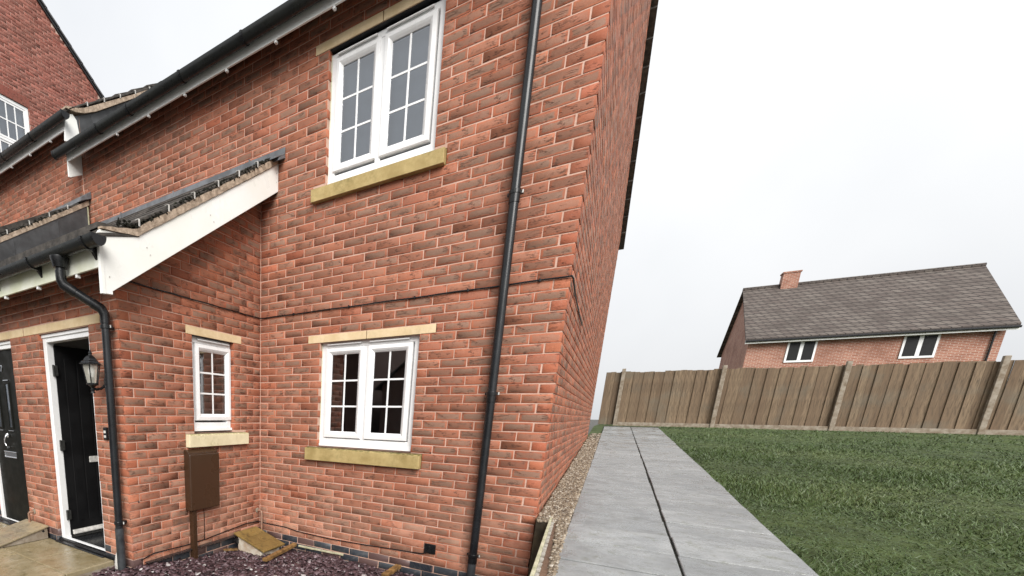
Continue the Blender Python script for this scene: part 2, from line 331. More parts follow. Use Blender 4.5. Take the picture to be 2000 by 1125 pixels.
def np_mesh(name, V, F, mat, rnd=None, uv=None, parent=None):
    """fast mesh from numpy: V (n,3), F (m,k) faces of one size; rnd per face (m,4); uv per loop"""
    me = bpy.data.meshes.new(name); m, k = F.shape
    me.vertices.add(len(V)); me.vertices.foreach_set('co', V.astype(np.float32).ravel())
    me.loops.add(m*k); me.loops.foreach_set('vertex_index', F.astype(np.int32).ravel())
    me.polygons.add(m); me.polygons.foreach_set('loop_start', np.arange(0, m*k, k, dtype=np.int32))
    if rnd is not None:
        a = me.attributes.new('rnd', 'FLOAT_COLOR', 'CORNER'); a.data.foreach_set('color', np.repeat(rnd, k, 0).astype(np.float32).ravel())
    if uv is not None:
        l = me.uv_layers.new(name='UVMap'); l.data.foreach_set('uv', uv.astype(np.float32).ravel())
    me.update(calc_edges=True); me.validate(); me.materials.append(M[mat])
    o = bpy.data.objects.new(name, me); COL.objects.link(o)
    if parent: o.parent = parent
    return o

# ------------------------------------------------------------------ bricks
PITCH, COURSE, BH, BD = 0.225, 0.075, 0.0665, 0.1025
def chamfer_template():
    V = []; idx = {}
    for sx in (-1, 1):
        for sy in (-1, 1):
            for sz in (-1, 1):
                for a in range(3): idx[(sx, sy, sz, a)] = len(V); V.append((sx, sy, sz, a))
    F = []
    for a in range(3):
        for s_ in (-1, 1):
            b, c = [(1, 2), (2, 0), (0, 1)][a]
            q = []
            for (sb, sc) in ((-1, -1), (1, -1), (1, 1), (-1, 1)):
                k = [0, 0, 0]; k[a] = s_; k[b] = sb; k[c] = sc; q.append(idx[(*k, a)])
            F.append(q if s_ > 0 else q[::-1])
    for a in range(3):                        # edges running along axis a
        b, c = [(1, 2), (2, 0), (0, 1)][a]
        for sb in (-1, 1):
            for sc in (-1, 1):
                lo = [0]*3; hi = [0]*3; lo[a], hi[a] = -1, 1; lo[b] = hi[b] = sb; lo[c] = hi[c] = sc
                q = [idx[(*lo, b)], idx[(*hi, b)], idx[(*hi, c)], idx[(*lo, c)]]
                F.append(q if sb*sc < 0 else q[::-1])
    T = []
    for sx in (-1, 1):
        for sy in (-1, 1):
            for sz in (-1, 1):
                t_ = [idx[(sx, sy, sz, a)] for a in range(3)]; T.append(t_ if sx*sy*sz > 0 else t_[::-1])
    F += [[t_[0], t_[1], t_[2], t_[2]] for t_ in T]
    return np.array(V), np.array(F)
TV, TF = chamfer_template()
TF = TF[:18]                                   # faces and edge chamfers; the tiny corner triangles are left out
# face kinds for uv: 0 end, 1 front/back, 2 top; chamfers count as edge
def brick_arrays(bricks, cham=0.0014, jit=0.0007):
    """bricks: list of (centre_u, centre_d, centre_z, half_u, half_d, half_z) in wall coordinates -> local verts (n,24,3), uv (n,18*4,2)"""
    B = np.array(bricks); n = len(B)
    sg = TV[:, :3].astype(float); ax = TV[:, 3]
    off = np.ones((24, 3)); off[np.arange(24), ax] = 0
    P = B[:, None, 3:6]*sg[None]-off[None]*sg[None]*cham
    P = P+np.clip(rng.normal(0, jit, P.shape), -0.0011, 0.0011)
    ang = rng.normal(0, 0.0035, n)[:, None]
    P = np.stack([P[..., 0]*np.cos(ang)-P[..., 2]*np.sin(ang), P[..., 1], P[..., 0]*np.sin(ang)+P[..., 2]*np.cos(ang)], -1)
    C = B[:, :3]+np.clip(rng.normal(0, 1, (n, 3)), -1.4, 1.4)*np.array([0.0012, 0.0006, 0.0012])
    P = P+C[:, None]
    uv = np.zeros((18, 4, 2))
    for i, q in enumerate(TF):
        for j, vi in enumerate(q):
            s3 = sg[vi]
            if i in (2, 3): uv[i, j] = (s3[0], s3[2])
            elif i in (0, 1): uv[i, j] = (0.97, s3[2])
            elif i in (4, 5): uv[i, j] = (s3[0], 1)
            else: uv[i, j] = (1, 1)
    return P, np.tile(uv.reshape(1, -1, 2), (n, 1, 1))
def rnd_rows(n):
    r = rng.random((n, 4)); r[:, 1] = np.clip(rng.normal(0.78, 0.32, n), 0.05, 1); r[:, 0] = np.clip(rng.normal(0.42, 0.28, n), 0, 1); return r
def project(P):
    d = P-CAMC; z = d@FWD
    return np.stack([CX+FPX*(d@RGT)/z, CY-FPX*(d@UPV)/z], -1), z
class Wall:
    """face 'front' looks to -y at y=plane (u = x); face 'side' looks to +x at x=plane (u = y)"""
    def __init__(s, face, plane, u0, u1, k0, k1, openings=(), even=0.0, clip=None, black=None):
        s.face, s.plane, s.u0, s.u1, s.k0, s.k1, s.op, s.even, s.clip, s.black = face, plane, u0, u1, k0, k1, list(openings), even, clip, black
        s.cut = []; s.own = {}                             # ('lo'|'hi', parity) -> inset where the neighbouring wall owns the corner
    def bricks(s):
        red, blk = [], []
        for k in range(s.k0, s.k1):
            off = s.even if k % 2 == 0 else s.even+PITCH/2
            lo = s.u0+s.own.get(('lo', k % 2), 0); hi = s.u1-s.own.get(('hi', k % 2), 0)
            z0, z1 = k*COURSE+0.005, k*COURSE+0.07
            i0 = int(math.floor((lo-off)/PITCH))-1; i1 = int(math.ceil((hi-off)/PITCH))+1
            segs = [(max(lo, off+i*PITCH), min(hi, off+i*PITCH+0.2165)) for i in range(i0, i1)]
            for (a, b) in [q for q in segs if q[1]-q[0] > 0.02]:
                parts = [(a, b)]
                for (ou0, ou1, oz0, oz1) in s.op+s.cut:
                    if oz0 < z1-0.02 and oz1 > z0+0.02:
                        parts = [r for (p, q) in parts for r in ((p, min(q, ou0)), (max(p, ou1), q)) if r[1]-r[0] > 0.02]
                for p, q in parts:
                    if s.clip and not s.clip((p+q)/2, (z0+z1)/2): continue
                    t_ = ((p+q)/2, BD/2, (z0+z1)/2, (q-p)/2, BD/2, BH/2)
                    (blk if s.black and s.black((p+q)/2, k) else red).append(t_)
        return red, blk
    def world(s, P):
        if s.face == 'front': return np.stack([P[..., 0], P[..., 1]+s.plane, P[..., 2]], -1)
        return np.stack([s.plane-P[..., 1], P[..., 0], P[..., 2]], -1)
    def mortar(s, mb, zlo, zhi, inset=0.0032, thick=0.16, ulo=None, uhi=None):
        us = sorted({s.u0 if ulo is None else ulo, s.u1 if uhi is None else uhi, *[x for o in s.op for x in o[:2]]}); zs = sorted({zlo, zhi, *[x for o in s.op for x in o[2:] if zlo < x < zhi]})
        def W(u, d, z): return (u, s.plane+d, z) if s.face == 'front' else (s.plane-d, u, z)
        def inside(u, z): return any(o[0] < u < o[1] and o[2] < z < o[3] for o in s.op)
        for i in range(len(us)-1):
            for j in range(len(zs)-1):
                if inside((us[i]+us[i+1])/2, (zs[j]+zs[j+1])/2): continue
                q = [W(us[i], inset, zs[j]), W(us[i+1], inset, zs[j]), W(us[i+1], inset, zs[j+1]), W(us[i], inset, zs[j+1])]
                mb.add(q, [(0, 1, 2, 3)])
        for (a, b, c, d) in s.op:
            e = 0.004
            for q in ([(a-e, c), (a-e, d)], [(b+e, c), (b+e, d)], [(a, c-e), (b, c-e)], [(a, d+e), (b, d+e)]):
                mb.add([W(q[0][0], inset, q[0][1]), W(q[1][0], inset, q[1][1]), W(q[1][0], thick, q[1][1]), W(q[0][0], thick, q[0][1])], [(0, 1, 2, 3)])
def raw_build(mb, name, mat, parent):
    me = bpy.data.meshes.new(name); me.from_pydata(mb.v, [], mb.f); me.materials.append(M[mat])
    o = bpy.data.objects.new(name, me); COL.objects.link(o); o.parent = parent; return o
VARIANTS = {}
def variant_meshes(mat, name, hu):
    key = (mat, round(hu, 3))
    if key in VARIANTS: return VARIANTS[key]
    out = []
    for i in range(36 if hu > 0.1 else 14):
        P, uv = brick_arrays([(0, BD/2, 0, hu, BD/2, BH/2)]); r = np.repeat(rnd_rows(1), 18, 0)
        o = np_mesh(name, P[0], TF, mat, r, uv.reshape(-1, 2)); me = o.data; bpy.data.objects.remove(o); out.append(me)
    VARIANTS[key] = out; return out
def lay(walls, parent, mat, singles, one='brick', rest='brickwork', blacks='plinth_brick'):
    """bricks of all walls of one house: the largest in the photograph become objects, the rest one mesh"""
    items = []; bl = []
    for w in walls:
        r, b = w.bricks(); items += [(w, t) for t in r]; bl += [(w, t) for t in b]
    def rank(its):
        c = np.array([w.world(np.array([[t[0]-t[3], 0, t[2]-t[5]], [t[0]+t[3], 0, t[2]-t[5]], [t[0]+t[3], 0, t[2]+t[5]], [t[0]-t[3], 0, t[2]+t[5]]])) for w, t in its])
        p, z = project(c); x, y = np.clip(p[..., 0], 0, 1125), np.clip(p[..., 1], 0, 1125)
        ar = 0.5*np.abs(sum(x[:, i]*y[:, (i+1) % 4]-x[:, (i+1) % 4]*y[:, i] for i in range(4)))
        return np.where((z > 0.3).all(1), ar, 0)
    def single(w, t, name, mt):
        hu = t[3]; std = 0.10825 if hu > 0.08 else 0.05125
        me = random.choice(variant_meshes(mt, name, std)); o = bpy.data.objects.new(name, me); COL.objects.link(o); o.parent = parent
        p = w.world(np.array([t[0], 0.0, t[2]])+np.clip(rng.normal(0, 0.0007, 3), -0.0008, 0.0008))
        o.location = p; o.rotation_euler = (0, 0, 0 if w.face == 'front' else math.pi/2); o.scale = (hu/std, 1, 1)
    n = len(items); ar = rank(items) if n else np.zeros(0); order = np.argsort(-ar)
    top = set(int(i) for i in order[:singles] if ar[i] > 20)
    for i in sorted(top): single(items[i][0], items[i][1], one, mat)
    left = [items[i] for i in range(n) if i not in top]
    Vs, Uv = [], []
    for w in walls:
        bs = [t for (ww, t) in left if ww is w]
        if bs:
            P, uv = brick_arrays(bs); Vs.append(w.world(P).reshape(-1, 3)); Uv.append(uv.reshape(-1, 2))
    if Vs:
        V = np.concatenate(Vs); nb = len(V)//24
        F = (TF[None]+(np.arange(nb)*24)[:, None, None]).reshape(-1, 4)
        tag(np_mesh(rest, V, F, mat, np.repeat(rnd_rows(nb), 18, 0), np.concatenate(Uv), parent), kind='stuff')
    if bl:
        ab = rank(bl)
        for i in np.argsort(-ab)[:150]: single(bl[i][0], bl[i][1], blacks, 'plinth')

# ================================================================== ground, path, paving
def path_z(y):
    if y > 12: return 1.2
    if y >= -1.5: return 0.6+0.05*y
    return max(-0.2, 0.525+0.22*(y+1.5))
def slate_h(x, y):
    h = -0.15+0.14*math.exp(-((x-0.05)**2*2.2+(y+1.75)**2*2.0))
    h -= 0.05*math.exp(-((x-0.35)**2+(y+0.05)**2)*14)
    return h+0.012*math.sin(5*x+1)*math.sin(6*y)
g = MB().box(-400, 400, -400, 800, -1.2, -0.3); tag(g.build('ground', 'ground'), kind='structure')
g = MB().box(-60, 60, -14, -6.2, -0.32, -0.26); tag(g.build('road', 'tarmac'), kind='structure')
# raised ground beside the gable wall
ys = [-6, -4.8, -3.5, -2.5, -1.5, -0.5, 0, 2, 4, 8, 12, 30, 60, 200]
mb = MB()
for i in range(len(ys)-1):
    a, b = ys[i], ys[i+1]; za, zb = path_z(a)-0.03, path_z(b)-0.03
    x0 = 3.07 if b <= 0 else 2.9
    mb.add([(x0, a, za), (200, a, za), (200, b, zb), (x0, b, zb), (x0, a, -1), (x0, b, -1)], [(0, 1, 2, 3), (0, 3, 5, 4)])
me_l = raw_build(mb, 'lawn', 'lawn', None); tag(me_l, kind='structure')
# path of pale slabs
p_root = tag(MB().add([(3.15, -4.6, path_z(-4.6)-0.012), (4.36, -4.6, path_z(-4.6)-0.012), (4.36, -1.5, path_z(-1.5)-0.012), (3.15, -1.5, path_z(-1.5)-0.012),
                       (4.36, 12, 1.188), (3.15, 12, 1.188)], [(0, 1, 2, 3), (3, 2, 4, 5)]).build('path', 'moss'), kind='structure')
slab_me = MB().box(-0.295, 0.295, -0.2185, 0.2185, -0.045, 0.0).build('slab', 'path', p_root, 0.006); path_slabs = [slab_me]
y = -4.35; first = True
while y < 11.8:
    for ix in range(2):
        o = slab_me if first else slab_me.copy()
        if not first: COL.objects.link(o); o.parent = p_root
        first = False
        sl = math.atan2(path_z(y+0.2)-path_z(y-0.2), 0.4)
        o.location = (3.455+0.604*ix+random.uniform(-.003, .003), y+random.uniform(-.003, .003), path_z(y)+random.uniform(-.003, .003))
        o.rotation_euler = (sl+random.uniform(-.006, .006), random.uniform(-.006, .006), random.uniform(-.004, .004))
    y += 0.45
# pebble strip between gable wall and path
def chips(name, n, fx, fz, smin, smax, thick, tilt, mat, sides=6, lift=0.0):
    ang = np.linspace(0, 2*np.pi, sides, endpoint=False)
    XY = fx(n); n = len(XY); s_ = rng.uniform(smin, smax, n); asp = rng.uniform(0.5, 0.95, n)
    rad = rng.uniform(0.72, 1.12, (n, sides)); a0 = rng.uniform(0, 6.28, n)
    px = rad*np.cos(ang)[None]*s_[:, None]; py = rad*np.sin(ang)[None]*(s_*asp)[:, None]
    th = rng.uniform(thick[0], thick[1], n)
    top = np.stack([px*0.92, py*0.92, np.repeat(th[:, None], sides, 1)], -1); bot = np.stack([px, py, np.zeros_like(px)-0.0*px], -1)
    bot[..., 2] = -th[:, None]
    P = np.concatenate([top, bot], 1)
    tx, ty = rng.normal(0, tilt, n), rng.normal(0, tilt, n)
    def rot(P, a, i, j):
        c, s = np.cos(a)[:, None], np.sin(a)[:, None]; Q = P.copy(); Q[..., i] = P[..., i]*c-P[..., j]*s; Q[..., j] = P[..., i]*s+P[..., j]*c; return Q
    P = rot(P, a0, 0, 1); P = rot(P, tx, 1, 2); P = rot(P, ty, 0, 2)
    zz = np.array([fz(a, b) for a, b in XY])+rng.uniform(0, 1, n)*lift
    P = P+np.concatenate([XY, zz[:, None]], 1)[:, None]
    base = (np.arange(n)*2*sides)[:, None, None]
    side = np.array([[k, sides+k, sides+(k+1) % sides, (k+1) % sides] for k in range(sides)])
    capq = np.array([[0, 1, 2, 3], [0, 3, 4, 5]]) if sides == 6 else np.array([[0, 1, 2, 3]])
    F = np.concatenate([side, capq])[None]+base
    r = rng.random((n, 4)); k = F.shape[1]
    return np_mesh(name, P.reshape(-1, 3), F.reshape(-1, 4), mat, np.repeat(r, k, 0))
def in_strip(n):
    yy = np.abs(rng.normal(0, 3.4, n))-0.1; yy = yy[(yy < 9)]; return np.stack([rng.uniform(2.94, 3.15, len(yy)), yy], 1)
tag(chips('gravel', 9000, in_strip, lambda a, b: path_z(b)-0.012, 0.008, 0.02, (0.005, 0.011), 0.35, 'pebble', lift=0.012), 'strip of golden brown gravel between the gable wall and the grey path', 'gravel', kind='stuff')
def in_strip2(n):
    yy = rng.uniform(-2.0, 0.0, n); f = yy/-1.35; return np.stack([3.075+0.075*f+rng.random(n)*(0.075-0.05*np.clip(f, 0, 1)), yy], 1)
tag(chips('gravel', 900, in_strip2, lambda a, b: path_z(b)-0.008, 0.008, 0.017, (0.005, 0.010), 0.35, 'pebble', lift=0.01), 'thin line of gravel between the low timber fence and the grey path', 'gravel', kind='stuff')
# slate bed
mb = MB(); nx, ny = 34, 40
for i in range(nx+1):
    for j in range(ny+1):
        x = -0.35+3.35*i/nx; yy = -3.9+3.95*j/ny; mb.v.append((x, yy, slate_h(x, yy)-0.012))
mb.f = [(i*(ny+1)+j, (i+1)*(ny+1)+j, (i+1)*(ny+1)+j+1, i*(ny+1)+j+1) for i in range(nx) for j in range(ny)]
tag(raw_build(mb, 'garden_bed', 'slate_bed', None), kind='structure')
def in_slate(n):
    q = np.stack([rng.uniform(-0.3, 2.98, n), rng.uniform(-3.6, -0.012, n)], 1)
    bad = ((q[:, 0] < 0.012) & (q[:, 1] > -1.79)) | ((q[:, 0] < -0.24) & (q[:, 1] > -4)) | ((q[:, 0] < -0.02) & (q[:, 1] > -1.85))
    bad |= (q[:, 0] > 0.09) & (q[:, 0] < 0.43) & (q[:, 1] > -0.5) & (q[:, 1] < -0.17)
    return q[~bad]
tag(chips('slate_chippings', 17000, in_slate, slate_h, 0.014, 0.038, (0.002, 0.005), 0.27, 'slate', lift=0.018), 'bed of wet plum purple slate chippings below the windows', 'slate chippings', kind='stuff')
# stone paving in front of the doors
pv = tag(MB().box(-4.2, -0.285, -4.4, -1.79, -0.16, -0.012).build('paving', 'grey_concrete', None, 0.004), kind='structure')
cuts_x = [-0.28, -0.88, -1.5, -2.1, -2.72, -3.3]; cuts_y = [-1.805, -2.27, -2.76, -3.25, -3.8]
for j in range(len(cuts_y)-1):
    sh = 0.0 if j % 2 == 0 else -0.3
    cx_ = [-0.28]+[c+sh for c in cuts_x[1:]]
    for i in range(len(cx_)-1):
        mb = MB().box(cx_[i+1]+0.004, cx_[i]-0.004, cuts_y[j+1]+0.004, cuts_y[j]-0.004, -0.03, 0.02+random.uniform(-.002, .002)); mb.build('slab', 'paving', pv, 0.007)

# ================================================================== main house
HOUSE = tag(empty('brick_house', (0, 0, 0)), 'red brick house with lean-to porch, black downpipes and white casement windows', 'house')
RX = 2.92
WG = (0.785, 1.82, 1.045, 2.10)     # ground floor window opening (x, z)
WU = (0.785, 1.82, 3.495, 4.575)    # upper window opening
WS = (-1.02, -0.445, 1.18, 2.095)   # porch side window opening (y, z)
D1 = (-1.30, -0.43, -0.2, 2.09); D2 = (-2.76, -1.90, -0.2, 2.09)
def lean_bot(y): return 2.63+(y+2.05)*0.13 if y < -1.745 else 2.67+(y+1.745)*0.6705
lint = [(0.64, 1.958, 2.096, 2.169), (0.64, 1.958, 4.576, 4.649)]
sills = [(0.66, 1.925, 0.905, 1.045), (0.655, 1.92, 3.372, 3.495)]
front = Wall('front', 0.0, -3.24, RX, -3, 66, [WG, WU, *[(a-0.006, b+0.006, c, d) for a, b, c, d in lint+sills]], 0.0, None, lambda u, k: k < 0)
front.own[('hi', 1)] = BD+0.01; front.cut = [(-4, 0.004, -1, 3.52)]
upper = Wall('front', 0.0, -3.24, -0.006, 47, 66, [], 0.0)
side_l = [(-1.092, -0.328, 2.096, 2.169)]; side_s = [(-1.13, -0.262, 1.05, 1.18)]
porch_side = Wall('side', 0.0, -1.8, -0.006, -3, 51, [WS, *[(a-0.006, b+0.006, c, d) for a, b, c, d in side_l+side_s]], -1.8+PITCH/2,
                  lambda u, z: z < lean_bot(u)-0.06, lambda u, k: k < 0 or (k == 0 and u < -1.7))
porch_side.own[('lo', 0)] = BD+0.01
door_l = [(-1.578, -0.252, 2.096, 2.169), (-3.0, -1.60, 2.096, 2.169)]
porch_front = Wall('front', -1.8, -3.12, 0.0, -1, 35, [D1, D2, *[(a-0.006, b+0.006, c, d) for a, b, c, d in door_l]], -0.215, None, lambda u, k: k < 1 or (k < 2 and u < -0.24))
porch_front.own[('hi', 1)] = BD+0.01
ROOF_S = 0.70
def gable_top(y): return 4.84+ROOF_S*(min(y, 8.0-y)+0.26)-0.1
gable = Wall('side', RX, 0.0, 8.0, -3, 104, [], PITCH/2, lambda u, z: z < gable_top(u))
gable.own[('lo', 0)] = BD+0.01
mb = MB()
front.mortar(mb, -0.25, 4.95, ulo=-0.02, uhi=RX-0.006); upper.mortar(mb, 3.4, 4.95, uhi=-0.02)
porch_side.mortar(mb, -0.25, 2.2, ulo=-1.794, uhi=0.006); porch_front.mortar(mb, -0.25, 2.66, uhi=-0.006)
z0 = 2.2
mb.add([(-0.006, -1.794, z0), (-0.006, 0.006, z0), (-0.006, 0.006, 3.78), (-0.006, -1.794, 2.62)], [(0, 1, 2, 3)])
gz = [(0.006, 0.0), (8, 0.0), (8, gable_top(8)+0.06), (4, gable_top(4)+0.06), (0.006, gable_top(0)+0.06)]
mb.add([(RX-0.006, a, b) for a, b in gz], [(0, 1, 2, 3, 4)])
# plain back of the house so that no light enters
mb.add([(-3.3, 8, -0.3), (RX-0.006, 8, -0.3), (RX-0.006, 8, 4.95), (-3.3, 8, 4.95)], [(0, 1, 2, 3)])
WALL = raw_build(mb, 'wall', 'mortar', HOUSE)
lay([front, porch_side, porch_front, gable], WALL, 'brick', 300)

def lintels(rows, face, plane, parent, split=None, mat='lintel', proud=0.004):
    for (a, b, c, d) in rows:
        for (p, q) in ([(a, b)] if not split else [(a, (a+b)/2-0.004), ((a+b)/2+0.004, b)]):
            m = MB().box(p, q, -proud, 0.1, c, d) if face == 'front' else MB().box(-0.1, proud, p, q, c, d)
            o = m.build('lintel', mat, parent, 0.003); o.location = (0, plane, 0) if face == 'front' else (plane, 0, 0)
lintels(lint, 'front', 0, HOUSE, True); lintels(side_l, 'side', 0, HOUSE); lintels(door_l, 'front', -1.8, HOUSE)

def window(parent, face, plane, op, glass_cols, gz0, gz1, sill, label, sill_mat='sill', recess=0.05, rows=3, zb=None, zt=None, room=True, blind=None):
    """op=(u0,u1,z0,z1); glass_cols = list of (u0,u1) glazed areas, each split in two columns"""
    u0, u1, z0, z1 = op
    w = empty('window', (0, plane, 0) if face == 'front' else (plane, 0, 0), 0 if face == 'front' else math.pi/2, parent); w['label'] = label
    fb = z0+0.012 if zb is None else zb; ft = z1-0.002 if zt is None else zt
    r = recess
    m = MB().ring(u0+0.004, u1-0.004, fb+0.028, ft, [(0, r), (0.05, r), (0.058, r+0.012), (0.058, r+0.07), (0, r+0.07)])
    for i in range(len(glass_cols)-1):
        c = (glass_cols[i][1]+glass_cols[i+1][0])/2; m.box(c-0.024, c+0.024, r+0.001, r+0.069, fb+0.08, ft-0.055)
    m.build('frame', 'upvc', w, 0.003)
    MB().box(u0+0.002, u1-0.002, r-0.022, r+0.07, fb, fb+0.0275).build('frame_sill', 'upvc', w, 0.004)
    MB().box(u0-0.002, u0+0.003, r-0.006, r+0.05, fb, ft).build('sealant', 'fascia_green', w)
    for (g0, g1) in glass_cols:
        sw = 0.066
        MB().ring(g0-sw, g1+sw, gz0-sw, gz1+sw, [(0, r+0.0), (0.004, r-0.013), (0.036, r-0.016), (0.05, r-0.007), (sw, r+0.008), (sw, r+0.04), (0, r+0.04)]).build('casement', 'upvc', w, 0.0015)
        MB().prism([(r-0.004, ft-0.012), (r-0.026, ft-0.019), (r-0.028, ft-0.03), (r-0.004, ft-0.026)], 'x', g0-0.045, g1+0.035).build('trickle_vent', 'upvc', w, 0.003)
        bw = 0.0085; cm = (g0+g1)/2; dz = (gz1-gz0)/rows
        MB().box(cm-bw, cm+bw, r+0.012, r+0.03, gz0-0.001, gz1+0.001).build('glazing_bar', 'upvc', w, 0.002)
        for k in range(1, rows): MB().box(g0-0.001, g1+0.001, r+0.0125, r+0.0295, gz0+dz*k-bw, gz0+dz*k+bw).build('glazing_bar', 'upvc', w, 0.002)
        for k in range(rows):
            for (a, b) in ((g0, cm-bw), (cm+bw, g1)):
                m = MB(); m.add([(a, r+0.016, gz0+dz*k), (b, r+0.016, gz0+dz*k), (b, r+0.016, gz0+dz*(k+1)), (a, r+0.016, gz0+dz*(k+1))], [(0, 1, 2, 3)])
                o = raw_build(m, 'pane', 'glass', w)
    MB().box(u0+0.003, u1-0.003, 0.004, 0.098, z1-0.004, z1-0.0005).build('painted_lintel_shade', 'door_black', w)  # black sheet painting the shade on the lintel's underside
    if sill:
        s0, s1, a, b = sill
        MB().prism([(-0.052, a), (-0.052, b-0.016), (-0.044, b-0.010), (r-0.002, b), (r+0.08, b), (r+0.08, a)], 'x', s0, s1).build('sill', sill_mat, w, 0.004)
    if room:
        d0, d1 = r+0.071, 1.9
        m = MB(); rs = 0.35
        a = [(u0, d0, z0), (u1, d0, z0), (u1, d0, z1), (u0, d0, z1)]; b = [(u0, d0+0.16, z0), (u1, d0+0.16, z0), (u1, d0+0.16, z1), (u0, d0+0.16, z1)]
        m.add(a+b, [(0, 1, 5, 4), (1, 2, 6, 5), (2, 3, 7, 6), (3, 0, 4, 7)]); raw_build(m, 'inner_reveal', 'reveal_white', w)
        m = MB(); U0, U1, Z0, Z1 = u0-rs, u1+rs, z0-0.5, z1+0.2; d = d0+0.16
        f = [(U0, d, Z0), (U1, d, Z0), (U1, d, Z1), (U0, d, Z1)]; k = [(U0, d1, Z0), (U1, d1, Z0), (U1, d1, Z1), (U0, d1, Z1)]
        m.add(f+k+b, [(0, 1, 5, 4), (1, 2, 6, 5), (2, 3, 7, 6), (3, 0, 4, 7), (4, 5, 6, 7), (0, 1, 9, 8), (1, 2, 10, 9), (2, 3, 11, 10), (3, 0, 8, 11)])
        raw_build(m, 'room_lining', 'interior', w)
        if blind:
            m = MB(); m.add([(u0+0.01, d0+0.05, blind), (u1-0.01, d0+0.05, blind), (u1-0.01, d0+0.05, z1), (u0+0.01, d0+0.05, z1)], [(0, 1, 2, 3)]); raw_build(m, 'roller_blind', 'blind', w)
    return w
GC = [(0.900, 1.200), (1.368, 1.682)]
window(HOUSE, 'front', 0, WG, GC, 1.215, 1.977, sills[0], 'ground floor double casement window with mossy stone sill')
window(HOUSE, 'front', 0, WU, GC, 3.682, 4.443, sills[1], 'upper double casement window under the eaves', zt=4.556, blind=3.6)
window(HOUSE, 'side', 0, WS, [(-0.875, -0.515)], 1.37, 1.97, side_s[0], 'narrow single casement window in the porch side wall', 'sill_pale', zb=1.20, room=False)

# ---------------- eaves of the main roof
def gutter(parent, x0, x1, yc, zr, r=0.058, depth=0.078, caps=(), joints=(), brackets=(), mat='gutter', wedge=True):
    def arc(R, D, n=14): return [(yc-R*math.cos(math.pi*k/n), zr-D*math.sin(math.pi*k/n)) for k in range(n+1)]
    o_, i_ = arc(r, depth), arc(r-0.004, depth-0.004)
    g = MB().prism(o_+i_[::-1], 'x', x0, x1)
    gt = g.build('gutter', mat, parent, smooth=True)
    for x in caps: MB().prism(arc(r+0.004, depth+0.004)+[], 'x', x-0.012, x+0.012).build('end_cap', 'black_plastic', gt, smooth=True)
    for x in joints:
        MB().prism(arc(r+0.006, depth+0.006)+arc(r+0.0005, depth+0.0005)[::-1], 'x', x-0.03, x+0.03).build('joint', 'black_plastic', gt, smooth=True)
    for x in brackets:
        m = MB().prism(arc(r+0.008, depth+0.008)+arc(r+0.0005, depth+0.0005)[::-1], 'x', x-0.014, x+0.014)
        if wedge: m.prism([(yc+0.062, zr-0.03), (yc+0.0, zr-depth-0.004), (yc+0.03, zr-depth-0.012), (yc+0.062, zr-depth-0.055)], 'x', x-0.013, x+0.013)
        m.build('bracket', 'black_plastic', gt)
    return gt
def fascia(parent, x0, x1, yf, z0, z1, mat='fascia'):
    o = MB().box(x0, x1, yf, yf+0.018, z0, z1).build('fascia', mat, parent, 0.003); return o
fa = fascia(HOUSE, -3.24, 3.05, -0.21, 4.705, 4.87)
for i in range(-4, 6):
    x = 0.33+0.612*i
    if x > 2.9: continue
    MB().box(x-0.012, x+0.012, -0.212, -0.181, 4.681, 4.7035).build('fascia_bracket', 'upvc', fa, 0.004)
MB().prism([(-0.213, 4.52), (-0.213, 4.86), (0.0, 4.86), (0.0, 4.622), (-0.19, 4.52)], 'x', -3.265, -3.241).build('box_end', 'fascia', HOUSE, 0.003)
gutter(HOUSE, -3.42, 3.06, -0.275, 4.825, caps=(-3.42,), brackets=(-2.38, -1.756, -0.84, 0.02, 0.9, 1.8), wedge=False)
# main roof: stepped tile courses, front and back slope, with verge at the gable
def tiled_slope(parent, x0, x1, ye, ze, s, n, gauge, mat='tile', back=False, yr=None, name='roof', th=0.03):
    m = MB()
    for i in range(n):
        a = ye+i*gauge; b = a+gauge+0.05
        za, zb = ze+s*(a-ye), ze+s*(b-ye)-0.012
        P = [(a, za), (a, za+th), (b, zb+th-0.012), (b, zb-0.012)]
        if back: P = [(2*yr-p[0], p[1]) for p in P]
        m.prism(P, 'x', x0, x1)
    return m.build(name, mat, parent)
NR = 15
rf = tiled_slope(HOUSE, -3.22, 3.0, -0.26, 4.84, ROOF_S, NR, 4.26/NR)
tiled_slope(HOUSE, -3.22, 3.0, -0.26, 4.84, ROOF_S, NR, 4.26/NR, back=True, yr=4.0)
MB().add([(-3.22, -0.2, 4.86), (2.92, -0.2, 4.86), (2.92, 4, 7.8), (-3.22, 4, 7.8)], [(0, 1, 2, 3)]).build('roof_felt', 'black_plastic', rf)

